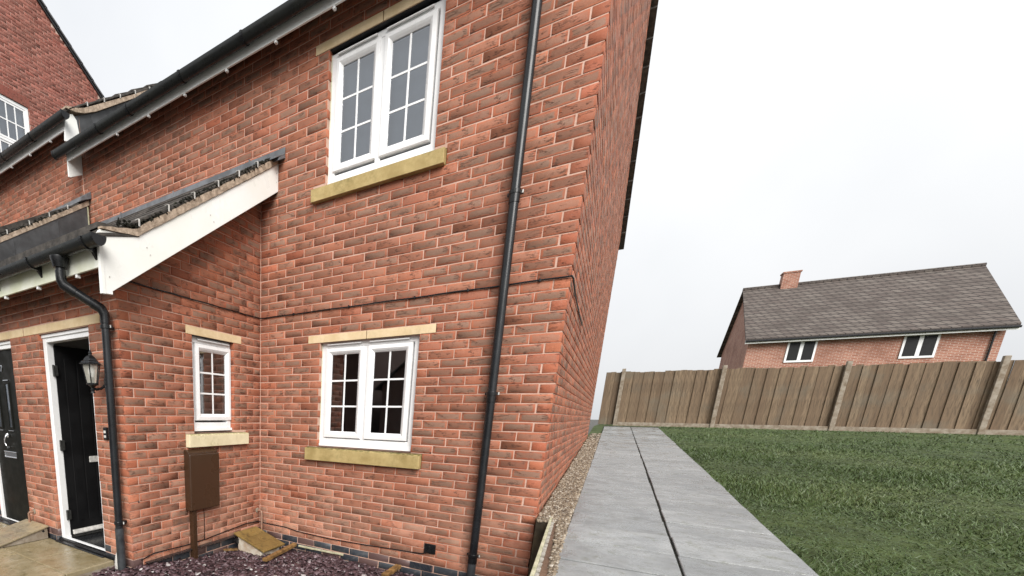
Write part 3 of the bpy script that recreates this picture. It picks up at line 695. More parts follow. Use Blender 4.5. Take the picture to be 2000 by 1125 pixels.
# ---------------- lean-to porch roof
pr = MB()
for y0, y1 in ((-2.05, -1.745), (-1.745, 0.0)):
    pr.add([(-3.12, y0, lean_bot(y0)-0.02), (0.2, y0, lean_bot(y0)-0.02), (0.2, y1, lean_bot(y1)-0.02), (-3.12, y1, lean_bot(y1)-0.02),
            (-3.12, y0, lean_bot(y0)+0.045), (0.2, y0, lean_bot(y0)+0.045), (0.2, y1, lean_bot(y1)+0.045), (-3.12, y1, lean_bot(y1)+0.045)],
           [(0, 3, 2, 1), (4, 5, 6, 7), (0, 1, 5, 4), (2, 3, 7, 6), (1, 2, 6, 5), (3, 0, 4, 7)])
PROOF = pr.build('porch_roof', 'tile', HOUSE)
tile_me = None; gy = 0.277
def tile_course(parent, x_lo, x_hi, zoff, rows, mat='tile', colw=0.3):
    proto = MB().box(-colw/2+0.003, colw/2-0.003, 0, 0.42, 0.0, 0.024).build('roof_tile', mat, parent, 0.006); first = True
    ncol = max(1, round((x_hi-x_lo)/colw))
    for r in rows:
        yb = -2.07+gy*r if r else -2.07
        sl = math.atan(0.63) if r else math.atan(0.27)
        zb = (lean_bot(yb)+0.058 if r else 2.572)+zoff
        for c in range(ncol):
            o = proto if first else proto.copy()
            if not first: COL.objects.link(o); o.parent = parent
            first = False
            L = 0.42 if r else 0.36
            o.location = (x_hi-colw/2-c*colw+random.uniform(-.002, .002), yb, zb+random.uniform(-.003, .003))
            o.rotation_euler = (sl+random.uniform(-.01, .01), random.uniform(-.008, .008), 0); o.scale = (1, L/0.42, 1)
tile_course(PROOF, -3.12, 0.235, 0.0, range(0, 7))
def verge_band(parent, x0, x1, zoff, ylo=-2.05):
    pts_b, pts_t = [], []; n = 46
    for i in range(n+1):
        y = ylo+(-0.02-ylo)*i/n
        th = 0.055 if y > -1.72 else 0.045*max(0.25, (y+2.12)/0.4)
        pts_b.append((y, lean_bot(y)-0.004+zoff+random.uniform(-.002, .002))); pts_t.append((y, lean_bot(y)+th+zoff+random.uniform(-.003, .004)))
    MB().prism(pts_b+pts_t[::-1], 'x', x0, x1).build('verge_mortar', 'verge', parent)
verge_band(PROOF, 0.10, 0.236, 0.0)
def moss(parent, x, zoff, ylo, yhi, n):
    V, F = [], []
    for i in range(n):
        y = random.uniform(ylo, yhi); r = random.uniform(0.004, 0.011); c = np.array([x+random.uniform(-.025, .012), y, lean_bot(y)+zoff+random.uniform(0.048, 0.088)])
        u = rng.normal(0, 1, (8, 3)); sg = np.array([(a, b, d) for a in (-1, 1) for b in (-1, 1) for d in (-1, 1)])
        P = c+sg*r*(0.65+0.18*u)*np.array([1, 1.4, 0.8]); b0 = len(V); V += [tuple(p) for p in P]
        F += [tuple(b0+k for k in q) for q in ((0, 1, 3, 2), (4, 6, 7, 5), (0, 4, 5, 1), (2, 3, 7, 6), (0, 2, 6, 4), (1, 5, 7, 3))]
    m = MB(); m.v, m.f = V, F; o = m.build('moss', 'moss', parent, smooth=True); o['kind'] = 'stuff'
moss(PROOF, 0.225, 0.0, -1.9, -0.12, 700)
def clips(parent, x, zoff, ys_):
    for y in ys_:
        z = lean_bot(y)+zoff
        MB().box(x-0.03, x+0.012, y-0.007, y+0.007, z+0.102, z+0.105).box(x+0.009, x+0.012, y-0.007, y+0.007, z+0.055, z+0.1019).build('verge_clip', 'clip', parent)
clips(PROOF, 0.236, 0.0, (-1.735, -1.447, -1.17, -0.886, -0.616, -0.352))
# barge board, fascia, gutter of the porch
MB().prism([(-2.066, 2.207), (-1.978, 2.214), (-1.978, 2.237), (0.0, 3.588), (0.0, 3.832), (-1.745, 2.664), (-2.05, 2.622), (-2.066, 2.60)], 'x', 0.198, 0.224).build('barge_board', 'fascia', HOUSE, 0.003)
sc = [(-1.66, 2.615), (-1.63, 2.57), (-0.97, 3.06), (-0.93, 3.02), (-2.0, 2.33), (-0.03, 3.74), (-0.03, 3.66)]
for y, z in sc: MB().lathe([(0.006, 0), (0.006, 0.003)], (0, 0, 0), 8).build('screw', 'clip', HOUSE).matrix_world = Matrix.Translation((0.224, y, z)) @ Matrix.Rotation(math.pi/2, 4, 'Y')
MB().box(0.199, 0.2265, -2.068, -2.035, 2.206, 2.60).build('barge_end', 'fascia', HOUSE, 0.003)
MB().add([(0.0, -2.04, 2.42), (0.2, -2.04, 2.42), (0.2, 0.0, 3.71), (0.0, 0.0, 3.71)], [(0, 1, 2, 3)]).build('verge_soffit', 'fascia', HOUSE)
pf = fascia(HOUSE, -3.12, 0.197, -2.055, 2.385, 2.60, 'fascia_green')
for i in range(6):
    x = -0.12-0.6*i; MB().box(x-0.012, x+0.012, -2.055, -2.021, 2.36, 2.3835).build('fascia_bracket', 'upvc', pf, 0.004)
gutter(HOUSE, -3.2, 0.30, -2.118, 2.552, 0.054, 0.064, caps=(0.30,), brackets=(0.17, -0.62, -1.4, -2.2), joints=())
MB().prism([(-0.004, 3.893), (-0.012, 3.885), (-0.16, 3.80), (-0.16, 3.812), (-0.012, 3.899), (-0.012, 3.952), (-0.004, 3.956)], 'x', -3.12, 0.31).build('flashing', 'lead', HOUSE, 0.002)
MB().prism([(-0.004, 3.89), (-0.10, 3.83), (-0.11, 3.80), (-0.004, 3.86)], 'x', 0.236, 0.31).build('flashing_end', 'lead', HOUSE, 0.002)
for x in (-0.15, -1.35, -2.4): MB().box(x-0.006, x+0.006, -0.02, -0.004, 3.89, 3.966).build('flashing_joint', 'lead', HOUSE, 0.002)

# ---------------- downpipes
def pipe_bracket(parent, x, y, z, ywall, arm=0.05):
    m = MB().lathe([(0.036, -0.014), (0.042, -0.014), (0.042, 0.014), (0.036, 0.014)], (x, y, z), 20)
    m.box(x-0.055, x+0.055, y+0.012, y+0.03, z-0.012, z+0.012); m.box(x-0.014, x+0.014, y+0.02, ywall, z-0.010, z+0.010)
    b = m.build('bracket', 'black_plastic', parent, 0.002)
    MB().lathe([(0.006, 0.0), (0.006, 0.02)], (0, 0, 0), 8).build('screw', 'clip', b).location = (x+0.05, y+0.012, z-0.008)
dp = MB().tube([(2.485, -0.066, -0.2), (2.485, -0.066, 0.17)], 0.0345, 20).tube([(2.485, -0.066, 0.16), (2.485, -0.066, 4.80)], 0.034, 20).build('downpipe', 'pipe', HOUSE, smooth=True)
dp['label'] = 'tall black downpipe near the gable corner'
for z in (0.19, 1.575, 3.02):
    pipe_bracket(dp, 2.485, -0.066, z, 0.0)
    MB().lathe([(0.0345, -0.05), (0.0385, -0.05), (0.0385, 0.03), (0.0345, 0.035)], (2.485, -0.066, z-0.02), 20).build('collar', 'black_plastic', dp, smooth=True)
MB().tube([(2.485, -0.066, -0.2), (2.485, -0.066, 0.13)], 0.0352, 20).build('lower_length', 'pipe_dusty', dp, smooth=True)
P2 = [(-0.215, -2.118, 2.47), (-0.215, -2.118, 2.345), (-0.208, -2.108, 2.312), (-0.188, -2.08, 2.29), (-0.09, -1.92, 2.185), (-0.068, -1.885, 2.165), (-0.062, -1.875, 2.13), (-0.062, -1.872, 2.05), (-0.066, -1.872, 0.16)]
dq = MB().tube(P2, 0.034, 20).build('downpipe', 'pipe', HOUSE, smooth=True); dq['label'] = 'swan necked black downpipe at the porch corner'
MB().lathe([(0.0345, -0.03), (0.038, -0.03), (0.039, 0.03), (0.0345, 0.03)], (-0.215, -2.118, 2.375), 20).build('collar', 'black_plastic', dq, smooth=True)
MB().lathe([(0.050, 0.0), (0.056, 0.03), (0.066, 0.06), (0.066, 0.075)], (-0.215, -2.118, 2.425), 20).build('outlet', 'black_plastic', dq, smooth=True)
MB().tube([(-0.105, -1.943, 2.20), (-0.075, -1.895, 2.17), (-0.062, -1.874, 2.13), (-0.062, -1.872, 2.06)], 0.0385, 20).build('elbow', 'black_plastic', dq, smooth=True)
MB().tube([(-0.215, -2.118, 2.365), (-0.214, -2.117, 2.34), (-0.207, -2.107, 2.31), (-0.186, -2.077, 2.288), (-0.165, -2.043, 2.265)], 0.0385, 20).build('elbow', 'black_plastic', dq, smooth=True)
for z in (2.035, 0.43): pipe_bracket(dq, -0.064, -1.872, z, -1.8)
MB().tube([(-0.066, -1.872, -0.06), (-0.066, -1.872, 0.38)], 0.0375, 20).build('lower_length', 'pipe_dusty', dq, smooth=True)
MB().prism([(-0.15, -0.05), (-0.145, 0.07), (-0.115, 0.16), (-0.104, 0.10), (-0.10, -0.05)], 'y', -1.895, -1.85).build('splash_guard', 'clip', dq, 0.012, seg=3)

# ---------------- doors
def door_frame(parent, op, y, label):
    f = MB(); a, b, zt = op[0]+0.004, op[1]-0.004, 2.088; w = 0.062
    for (p, q) in ((a, a+w), (b-w, b)):
        f.box(p, q, y, y+0.075, 0.018, zt)
    f.box(a+w, b-w, y+0.0015, y+0.0735, zt-0.072, zt-0.001); f.box(a-0.002, b+0.002, y-0.012, y-0.001, zt-0.03, zt+0.0)
    o = f.build('door_frame', 'upvc', parent, 0.004); o['label'] = label
    MB().box(a+w-0.02, b-w+0.02, y+0.02, y+0.055, 0.020, 0.052).build('threshold', 'upvc', o, 0.004)
    MB().prism([(y-0.075, 0.021), (y-0.07, 0.032), (y-0.03, 0.036), (y-0.028, 0.05), (y+0.0, 0.056), (y+0.0, 0.021)], 'x', a-0.01, b+0.01).build('weather_sill', 'black_plastic', o, 0.003)
    return o
f1 = door_frame(HOUSE, D1, -1.765, 'white frame around the open front door'); f2 = door_frame(HOUSE, D2, -1.765, 'white frame around the closed front door')
# open door: leaf turned inwards about its left jamb
DO = empty('door', (-1.225, -1.70, 0), 0, HOUSE); DO['label'] = 'black front door standing open into the hall'
m = MB().box(-0.044, 0.0, 0.0, 0.80, 0.075, 2.0)
leaf = m.build('leaf', 'door_black', DO, 0.003)
for i in range(5): MB().box(-0.001, 0.004, 0.09+0.13*i, 0.205+0.13*i, 0.22, 1.88).build('board', 'door_black', DO, 0.006)
MB().prism([(0.0, 0.08), (0.035, 0.085), (0.035, 0.098), (0.012, 0.125), (0.0, 0.128)], 'y', 0.02, 0.79).build('weather_bar', 'clip', DO, 0.002)
MB().box(0.0045, 0.016, 0.27, 0.52, 0.835, 0.90).build('letterplate', 'clip', DO, 0.004)
for z in (0.30, 1.03, 1.76):
    MB().box(-0.012, 0.022, -0.028, 0.012, z-0.05, z+0.05).tube([(0.018, -0.03, z-0.055), (0.018, -0.03, z+0.055)], 0.009, 10).build('hinge', 'hinge', DO, 0.002)
MB().add([(-1.29, -1.69, 0.022), (-0.01, -1.69, 0.022), (-0.01, 0.0, 0.022), (-1.29, 0.0, 0.022)], [(0, 1, 2, 3)]).build('hall_floor', 'grout', HOUSE)
hf = bpy.data.objects['hall_floor']
for i in range(4):
    for j in range(5):
        if i < 4: MB().box(-1.28+0.335*i, -0.952+0.335*i, -1.68+0.335*j, -1.352+0.335*j, 0.0235, 0.029).build('floor_tile', 'hall_tile', hf)
m = MB(); m.add([(-1.30, -1.69, 0), (-0.006, -1.69, 0), (-0.006, -0.01, 0), (-1.30, -0.01, 0), (-1.30, -1.69, 2.4), (-0.006, -1.69, 2.3), (-0.006, -0.01, 2.3), (-1.30, -0.01, 2.3)],
                [(2, 3, 7, 6), (3, 0, 4, 7), (4, 5, 6, 7)]); raw_build(m, 'hall_lining', 'interior', HOUSE)
# closed door
DC = empty('door', (0, -1.735, 0), 0, HOUSE); DC['label'] = 'closed dark front door with chrome knocker and letterplate'
MB().box(-2.70, -1.96, 0.0, 0.045, 0.055, 2.02).build('leaf', 'door_olive', DC, 0.003)
for (a, b) in ((-2.60, -2.46), (-2.30, -2.19)):
    MB().ring(a, b, 1.16, 1.675, [(0, 0), (0.004, -0.012), (0.018, -0.012), (0.022, -0.001)]).build('glazing_bead', 'door_olive', DC, 0.002)
    m = MB(); m.add([(a+0.02, -0.004, 1.18), (b-0.02, -0.004, 1.18), (b-0.02, -0.004, 1.655), (a+0.02, -0.004, 1.655)], [(0, 1, 2, 3)]); raw_build(m, 'pane', 'glass', DC); MB().box(a+0.021, b-0.021, -0.0035, -0.0005, 1.181, 1.654).build('obscure_glass', 'blind', DC)
    MB().box(a-0.005, b+0.005, -0.016, -0.001, 1.69, 1.70).box(a-0.005, b+0.005, -0.016, -0.001, 1.135, 1.145).build('trim', 'chrome', DC, 0.002)
MB().ring(-2.50, -2.185, 0.825, 0.90, [(0, -0.001), (0, -0.012), (0.006, -0.014), (0.014, -0.010), (0.014, -0.001)]).box(-2.486, -2.199, -0.005, -0.001, 0.839, 0.886).build('letterplate', 'chrome', DC, 0.001)
MB().tube([(-2.345, -0.004, 1.09), (-2.345, -0.03, 1.085), (-2.362, -0.045, 1.04), (-2.372, -0.04, 0.99), (-2.352, -0.036, 0.965)], [0.012, 0.014, 0.01, 0.012, 0.008], 10).lathe([(0.02, -0.02), (0.026, 0), (0.02, 0.02)], (-2.345, -0.012, 1.085), 12).tube([(-2.352, -0.012, 0.95), (-2.352, -0.03, 0.95)], 0.013, 10).build('door_knocker', 'chrome', DC, smooth=True)
tc = bpy.data.curves.new('house_number', 'FONT'); tc.body = '57'; tc.size = 0.10; tc.extrude = 0.003; tc.materials.append(M['chrome'])
to = bpy.data.objects.new('house_number', tc); COL.objects.link(to); to.parent = DC; to.location = (-2.40, -0.006, 1.79); to.rotation_euler = (math.pi/2, 0, 0)
dg = bpy.context.evaluated_depsgraph_get()
nm = bpy.data.meshes.new_from_object(to.evaluated_get(dg)); no = bpy.data.objects.new('house_number', nm); COL.objects.link(no)
no.parent = DC; no.location = to.location; no.rotation_euler = to.rotation_euler; bpy.data.objects.remove(to); no.name = 'house_number'

# ================================================================== neighbouring house, one step higher
NB = tag(empty('brick_house', (-3.4, 0, 0)), 'adjoining red brick house at the left with a higher eaves line and lead cheek', 'house')
NBM = Matrix.Translation((3.4, 0, 0))
class Shift:                                   # children are built in world coordinates
    pass
NB.location = (0, 0, 0)
ST = 0.385
nb_up = Wall('front', 0.0, -10.0, -3.25, 48, 71, [], 0.0)
mb = MB(); nb_up.mortar(mb, -0.25, 5.4, ulo=-10.0, uhi=-3.24)
NBW = raw_build(mb, 'wall', 'mortar', NB)
lay([nb_up], NBW, 'brick', 300)
fb = fascia(NB, -10, -3.241, -0.21, 4.69+ST, 4.87+ST)
for i in range(10): x = -3.66-0.6*i; MB().box(x-0.012, x+0.012, -0.212, -0.181, 4.666+ST, 4.6885+ST).build('fascia_bracket', 'upvc', fb, 0.004)
gutter(NB, -10, -3.11, -0.275, 4.825+ST, caps=(-3.11,), brackets=(-4.0, -4.9, -5.8, -6.7), wedge=False)
rn = tiled_slope(NB, -10, -3.225, -0.26, 4.84+ST+0.02, ROOF_S, NR, 4.26/NR)
tiled_slope(NB, -10, -3.225, -0.26, 4.84+ST+0.02, ROOF_S, NR, 4.26/NR, back=True, yr=4.0)
# white box end and lead cheek above the lower roof
MB().prism([(-0.228, 4.94), (-0.205, 5.255), (-0.09, 5.31), (-0.035, 5.26), (-0.012, 5.12), (-0.03, 4.94)], 'x', -3.262, -3.238).build('box_end', 'fascia', NB, 0.003)
pts = [(-0.06, 4.93), (-0.06, 5.30), (0.005, 5.345), (0.26, 5.49), (0.896, 5.955), (4.0, 8.21), (4.0, 7.75)]
MB().prism(pts, 'x', -3.264, -3.245).build('cheek', 'cheek', NB, 0.002)
for y in (0.18, 0.72, 1.4): MB().prism([(y, 4.93+0.7*y), (y+0.01, 4.93+0.7*y), (y+0.02, 5.30+0.7*y), (y+0.008, 5.30+0.7*y)], 'x', -3.245, -3.238).build('cheek_seam', 'cheek', NB)
# verge of that roof
pb = [(-0.2, 5.322), (-0.06, 5.335), (0.06, 5.378), (0.26, 5.495), (0.896, 5.96), (4.0, 8.2)]; ptp = [(4.0, 8.25), (0.896, 6.01), (0.26, 5.575), (0.06, 5.44), (-0.06, 5.385), (-0.2, 5.345)]
MB().prism(pb+ptp, 'x', -3.33, -3.20).build('verge_mortar', 'verge', rn)
for i in range(7):
    y = 0.12+0.27*i; z = 5.695+0.665*(y-0.387)
    MB().box(-3.24, -3.196, y-0.008, y+0.008, z+0.018, z+0.022).box(-3.199, -3.195, y-0.008, y+0.008, z-0.03, z+0.0179).build('verge_clip', 'clip', rn)
    MB().prism([(y-0.28, z-0.205), (y-0.28, z-0.18), (y, z+0.018), (y, z-0.006)], 'x', -3.5, -3.20).build('roof_tile', 'tile', rn, 0.004)
# its lean-to roof and dark cheek over the lower porch roof
nr_ = MB()
nr_.add([(-7, -2.05, 2.63+ST), (-3.12, -2.05, 2.63+ST), (-3.12, 0, 3.84+ST), (-7, 0, 3.84+ST), (-7, -2.05, 2.70+ST), (-3.12, -2.05, 2.70+ST), (-3.12, 0, 3.90+ST), (-7, 0, 3.90+ST)],
        [(0, 3, 2, 1), (4, 5, 6, 7), (0, 1, 5, 4), (2, 3, 7, 6), (1, 2, 6, 5), (3, 0, 4, 7)])
NPR = nr_.build('porch_roof', 'tile', NB)
verge_band(NPR, -3.25, -3.105, ST, -2.05); moss(NPR, -3.11, ST, -1.9, -0.4, 300)
clips(NPR, -3.105, ST, (-1.735, -1.447, -1.17, -0.886, -0.616, -0.352))
tile_course(NPR, -4.9, -3.11, ST, range(0, 7))
MB().prism([(-2.05, 2.45), (-2.05, 2.63+ST), (-1.745, 2.665+ST), (-0.055, 3.80+ST), (-0.055, 3.70)], 'x', -3.135, -3.112).build('cheek', 'cheek', NB, 0.002)
for y in (-1.1, -0.5): MB().prism([(y, 3.1+0.67*(y+1.1)), (y+0.012, 3.1+0.67*(y+1.1)), (y+0.004, 3.45+0.67*(y+1.1)), (y-0.008, 3.45+0.67*(y+1.1))], 'x', -3.112, -3.106).build('cheek_seam', 'cheek', NB)
MB().box(-3.13, -3.104, -0.055, -0.04, 3.87, 3.80+ST-0.01).build('cheek_edge', 'timber_pale', NB)
MB().prism([(-0.004, 3.87+ST+0.035), (-0.19, 3.80+ST), (-0.19, 3.815+ST), (-0.012, 3.925+ST), (-0.012, 3.985+ST), (-0.004, 3.99+ST)], 'x', -7, -3.075).build('flashing', 'lead', NB, 0.002)
MB().prism([(-0.004, 3.985+ST), (-0.17, 3.86+ST), (-0.17, 3.82+ST), (-0.004, 3.90+ST)], 'x', -3.10, -3.072).build('flashing_end', 'lead', NB, 0.002)

# ================================================================== tall gable house behind
FG = tag(empty('brick_house', (0, 0, 0)), 'tall brick house far left, its gable edge rising above the nearer roofs', 'house')
GX = -10.0
def fz(y): return 10.18-(y-4.978)*0.789
WF = (1.72, 2.80, 7.05, 8.92)
fgw = Wall('side', GX, 1.0, 6.2, 62, 176, [WF], 0.0, lambda u, z: z < fz(u)-0.05)
mb = MB(); gp = [(-3.0, -0.3), (6.2, -0.3), (6.2, fz(6.2)), (1.5, fz(1.5)), (-3.0, fz(1.5)-3.55)]
mb.add([(GX-0.006, a, b) for a, b in [(-3, -0.3), (6.2, -0.3), (6.2, 7.05), (-3, 7.05)]], [(0, 1, 2, 3)])
mb.add([(GX-0.006, a, b) for a, b in [(2.80, 7.05), (6.2, 7.05), (6.2, fz(6.2)), (2.80, fz(2.80))]], [(0, 1, 2, 3)])
mb.add([(GX-0.006, a, b) for a, b in [(-3, 7.05), (1.72, 7.05), (1.72, 8.92), (-3, 8.92)]], [(0, 1, 2, 3)])
mb.add([(GX-0.006, a, b) for a, b in [(-3, 8.92), (2.80, 8.92), (2.80, fz(2.8)), (1.5, fz(1.5)), (-3, fz(1.5)-3.55)]], [(0, 1, 2, 3, 4)])
mb.add([(GX-0.006, 6.2, -0.3), (GX-8, 6.2, -0.3), (GX-8, 6.2, fz(6.2)), (GX-0.006, 6.2, fz(6.2))], [(0, 1, 2, 3)])
mb.add([(GX-0.006, -3, -0.3), (GX-8, -3, -0.3), (GX-8, -3, 9.3), (GX-0.006, -3, 9.3)], [(0, 1, 2, 3)])
FGW = raw_build(mb, 'wall', 'mortar_far', FG)
lay([fgw], FGW, 'brick_far', 0)
for i in range(12):
    y = WF[0]-0.05+i*0.098; MB().box(GX-0.08, GX+0.003, y, y+0.088, 8.925, 9.135).build('arch_brick', 'brick_far', FG)
m = MB(); g = 0.30
for i in range(20):
    a = 6.5-i*g; b = a-g-0.05
    if a < 1.6: break
    m.prism([(a, fz(a)+0.02), (a, fz(a)+0.065), (b, fz(b)+0.045), (b, fz(b)+0.0)], 'x', GX-8, GX+0.07)
    c, d = 3.0-a, 3.0-b
    m.prism([(c, fz(a)+0.02), (c, fz(a)+0.065), (d, fz(b)+0.045), (d, fz(b)+0.0)], 'x', GX-8, GX+0.07)
m.build('roof', 'tile_far', FG)
MB().prism([(6.4, fz(6.4)-0.07), (6.4, fz(6.4)+0.015), (1.5, fz(1.5)+0.0), (1.5, fz(1.5)-0.085)], 'x', GX-0.03, GX+0.04).build('verge_board', 'black_plastic', FG)
fw = empty('window', (GX, 0, 0), math.pi/2, FG); fw['label'] = 'white sash window in the tall gable'
u0, u1, z0, z1 = WF
MB().ring(u0, u1, z0, z1, [(0, 0.03), (0.075, 0.03), (0.075, 0.11), (0, 0.11)]).build('frame', 'upvc', fw, 0.004)
zm = 7.98
MB().box(u0+0.075, u1-0.075, 0.045, 0.1, zm-0.03, zm+0.03).build('meeting_rail', 'upvc', fw, 0.004)
MB().ring(u0+0.076, u1-0.076, zm+0.031, z1-0.076, [(0, 0.04), (0.045, 0.04), (0.045, 0.09), (0, 0.09)]).build('sash', 'upvc', fw, 0.003)
MB().ring(u0+0.076, u1-0.076, z0+0.076, zm-0.031, [(0, 0.06), (0.045, 0.06), (0.045, 0.1), (0, 0.1)]).build('sash', 'upvc', fw, 0.003)
for (a, b, d) in ((zm+0.076, z1-0.121, 0.055), (z0+0.121, zm-0.076, 0.075)):
    ua, ub = u0+0.121, u1-0.121; zz = (a+b)/2
    for k in range(1, 4): u = ua+(ub-ua)*k/4; MB().box(u-0.013, u+0.013, d-0.012, d+0.012, a, b).build('glazing_bar', 'upvc', fw)
    MB().box(ua, ub, d-0.0115, d+0.0115, zz-0.013, zz+0.013).build('glazing_bar', 'upvc', fw)
    for k in range(4):
        for (p, q) in ((a, zz-0.013), (zz+0.013, b)):
            m = MB(); x0_, x1_ = ua+(ub-ua)*k/4+0.012, ua+(ub-ua)*(k+1)/4-0.012
            m.add([(x0_, d, p), (x1_, d, p), (x1_, d, q), (x0_, d, q)], [(0, 1, 2, 3)]); raw_build(m, 'pane', 'glass', fw)
m = MB(); m.add([(u0, 0.16, z0), (u1, 0.16, z0), (u1, 0.16, z1), (u0, 0.16, z1)], [(0, 1, 2, 3)]); raw_build(m, 'curtain', 'blind', fw)

# ================================================================== things on and by the walls
# brown meter box on its post
MT = tag(empty('meter_box', (0, -0.975, -0.1)), 'dark brown plastic meter box on a post below the narrow porch window', 'meter box')
def child(m, name, mat, root, **kw):
    o = m.build(name, mat, None, **kw); o.parent = root; o.matrix_parent_inverse = Matrix.Translation(root.location).inverted(); return o
child(MB().prism([(0.001, 0.43), (0.001, 1.03), (0.035, 1.03), (0.075, 1.0), (0.075, 0.43)], 'y', -1.172, -0.785), 'body', 'meter', MT, bevel=0.008)
dr = child(MB().box(0.076, 0.098, -1.178, -0.780, 0.432, 0.99), 'door', 'meter', MT, bevel=0.012, seg=3)
child(MB().lathe([(0.008, 0), (0.008, 0.004)], (0, 0, 0), 10), 'latch', 'hinge', MT).matrix_world = Matrix.Translation((0.098, -0.80, 0.72)) @ Matrix.Rotation(math.pi/2, 4, 'Y')
child(MB().box(0.02, 0.075, -1.14, -1.088, -0.2, 0.43), 'post', 'meter', MT, bevel=0.004)
# cables
def cable(name, pts, r, label, root_at, n=8):
    o = MB().tube(pts, r, n).build(name, 'black_plastic', None, smooth=True)
    return tag(o, label, 'cable')
zc = 2.402
pts = [(0.008, -1.84, zc)]+[(0.009+0.001*math.sin(i), -1.75+1.72*i/14, zc+0.002*math.sin(i*1.9)) for i in range(15)]+[(0.02, -0.016, zc)]+[(0.06+2.82*i/22, -0.009, zc+0.002*math.sin(i*1.3)) for i in range(23)]+[(2.925, -0.012, zc), (2.933, 0.02, zc-0.01), (2.93, 0.4, zc-0.05), (2.93, 1.5, zc-0.1)]
CB = cable('cable', pts, 0.0065, 'black cable clipped along a mortar joint above the lintels', None)
for x in (0.45, 1.1, 1.75, 2.2, 2.72):
    o = MB().box(x-0.006, x+0.006, -0.019, 0.003, zc-0.012, zc+0.012).build('cable_clip', 'black_plastic', CB, 0.002)
low = [(0.008, -1.72, 0.06), (0.008, -1.575, 0.09), (0.008, -1.2, 0.075), (0.008, -0.92, 0.077), (0.008, -0.6, 0.10), (0.008, -0.262, 0.123), (0.014, -0.05, 0.11), (0.04, -0.012, 0.095), (0.098, -0.008, 0.09), (0.25, -0.008, 0.092), (0.404, -0.008, 0.088), (0.55, -0.008, 0.07), (0.692, -0.008, 0.064), (1.0, -0.008, 0.058), (1.4, -0.008, 0.07), (1.75, -0.008, 0.085), (2.0, -0.010, 0.097), (2.045, -0.014, 0.11), (2.075, -0.02, 0.135)]
cable('cable', low, 0.0055, 'thin black cable sagging just above the blue brick plinth', None)
cable('cable', [(0.008, -0.93, 0.44), (0.008, -0.925, 0.25), (0.008, -0.93, 0.08)], 0.0035, 'short thin cable hanging under the meter box', None)
OB = tag(MB().box(2.03, 2.137, -0.012, 0.004, 0.112, 0.205).build('cable_outlet', 'black_plastic', None, 0.003), 'small square black outlet plate low on the wall by the tall downpipe', 'outlet')
MB().prism([(2.06, 0.12), (2.107, 0.12), (2.09, 0.19), (2.077, 0.19)], 'y', -0.03, -0.0125).build('cover', 'black_plastic', OB, 0.004)
# air bricks
def air_brick(face, plane, u0, z0, mat, label, bars):
    w, h = 0.215, 0.065
    loc = (u0, plane, z0) if face == 'front' else (plane, u0, z0)
    o = MB().box(0, w, -0.004, 0.02, 0, h).build('air_brick', mat, HOUSE); o.location = loc; o.rotation_euler = (0, 0, 0 if face == 'front' else math.pi/2)
    o['label'] = label
    for i in range(bars):
        if face == 'front':
            x = 0.012+i*(w-0.03)/(bars-1)
            b = MB().prism([(x, 0.008), (x+0.006, 0.008), (x+0.016, h-0.008), (x+0.01, h-0.008)], 'y', -0.009, -0.0045).build('slat', 'plinth', o)
        else:
            z = 0.007+i*(h-0.018)/(bars-1); b = MB().box(0.008, w-0.008, -0.010, -0.0045, z, z+0.005).build('slat', 'copper', o)
air_brick('front', 0.0, 1.9125-0.01, -0.07, 'plinth', 'dark louvred air brick in the plinth', 14)
air_brick('side', 0.0, -1.345, 0.305, 'brick', 'terracotta louvred air brick in the porch wall', 6)
# lantern
LX, LY, LZ = -0.19, -1.945, 1.60
LN = tag(empty('wall_lantern', (LX, -1.8, 1.60)), 'black hexagonal wall lantern beside the open door', 'lantern')
def lc(m, name, mat, **kw): return child(m, name, mat, LN, **kw)
lc(MB().lathe([(0.094, 0.148), (0.094, 0.153), (0.080, 0.160), (0.076, 0.172), (0.058, 0.180), (0.054, 0.192), (0.034, 0.212), (0.018, 0.222), (0.013, 0.232), (0.018, 0.239), (0.010, 0.250), (0.004, 0.262)], (LX, LY, LZ), 6, 0.3), 'roof', 'black_plastic', bevel=0.002)
lc(MB().lathe([(0.020, -0.075), (0.012, -0.06), (0.016, -0.045), (0.010, -0.035), (0.030, -0.015), (0.046, -0.008), (0.047, 0.004)], (LX, LY, LZ), 12), 'base', 'black_plastic', smooth=True)
fr = MB()
for k in range(6):
    a = 0.3+math.pi/3*k; fr.tube([(LX+0.043*math.cos(a), LY+0.043*math.sin(a), LZ), (LX+0.070*math.cos(a), LY+0.070*math.sin(a), LZ+0.15)], 0.0045, 6)
lc(fr, 'cage', 'black_plastic')
for k in range(6):
    a0, a1 = 0.3+math.pi/3*k, 0.3+math.pi/3*(k+1)
    m = MB(); m.add([(LX+r*math.cos(a), LY+r*math.sin(a), LZ+z) for r, a, z in ((0.042, a0, 0.003), (0.042, a1, 0.003), (0.069, a1, 0.148), (0.069, a0, 0.148))], [(0, 1, 2, 3)])
    lc(m, 'pane', 'lamp_glass')
lc(MB().lathe([(0.012, 0.01), (0.014, 0.05), (0.016, 0.055), (0.026, 0.08), (0.028, 0.105), (0.020, 0.128), (0.006, 0.137)], (LX, LY, LZ), 14), 'bulb', 'bulb', smooth=True)
lc(MB().lathe([(0.018, 0.0), (0.018, 0.05), (0.014, 0.052)], (LX, LY, LZ), 14), 'bulb_holder', 'black_plastic', smooth=True)
lc(MB().tube([(LX, LY, LZ-0.03), (LX, LY+0.03, LZ-0.045), (LX, LY+0.075, LZ-0.035), (LX, LY+0.11, LZ-0.01), (LX, -1.81, LZ+0.01)], [0.009, 0.011, 0.011, 0.013, 0.016], 10), 'arm', 'black_plastic', smooth=True)
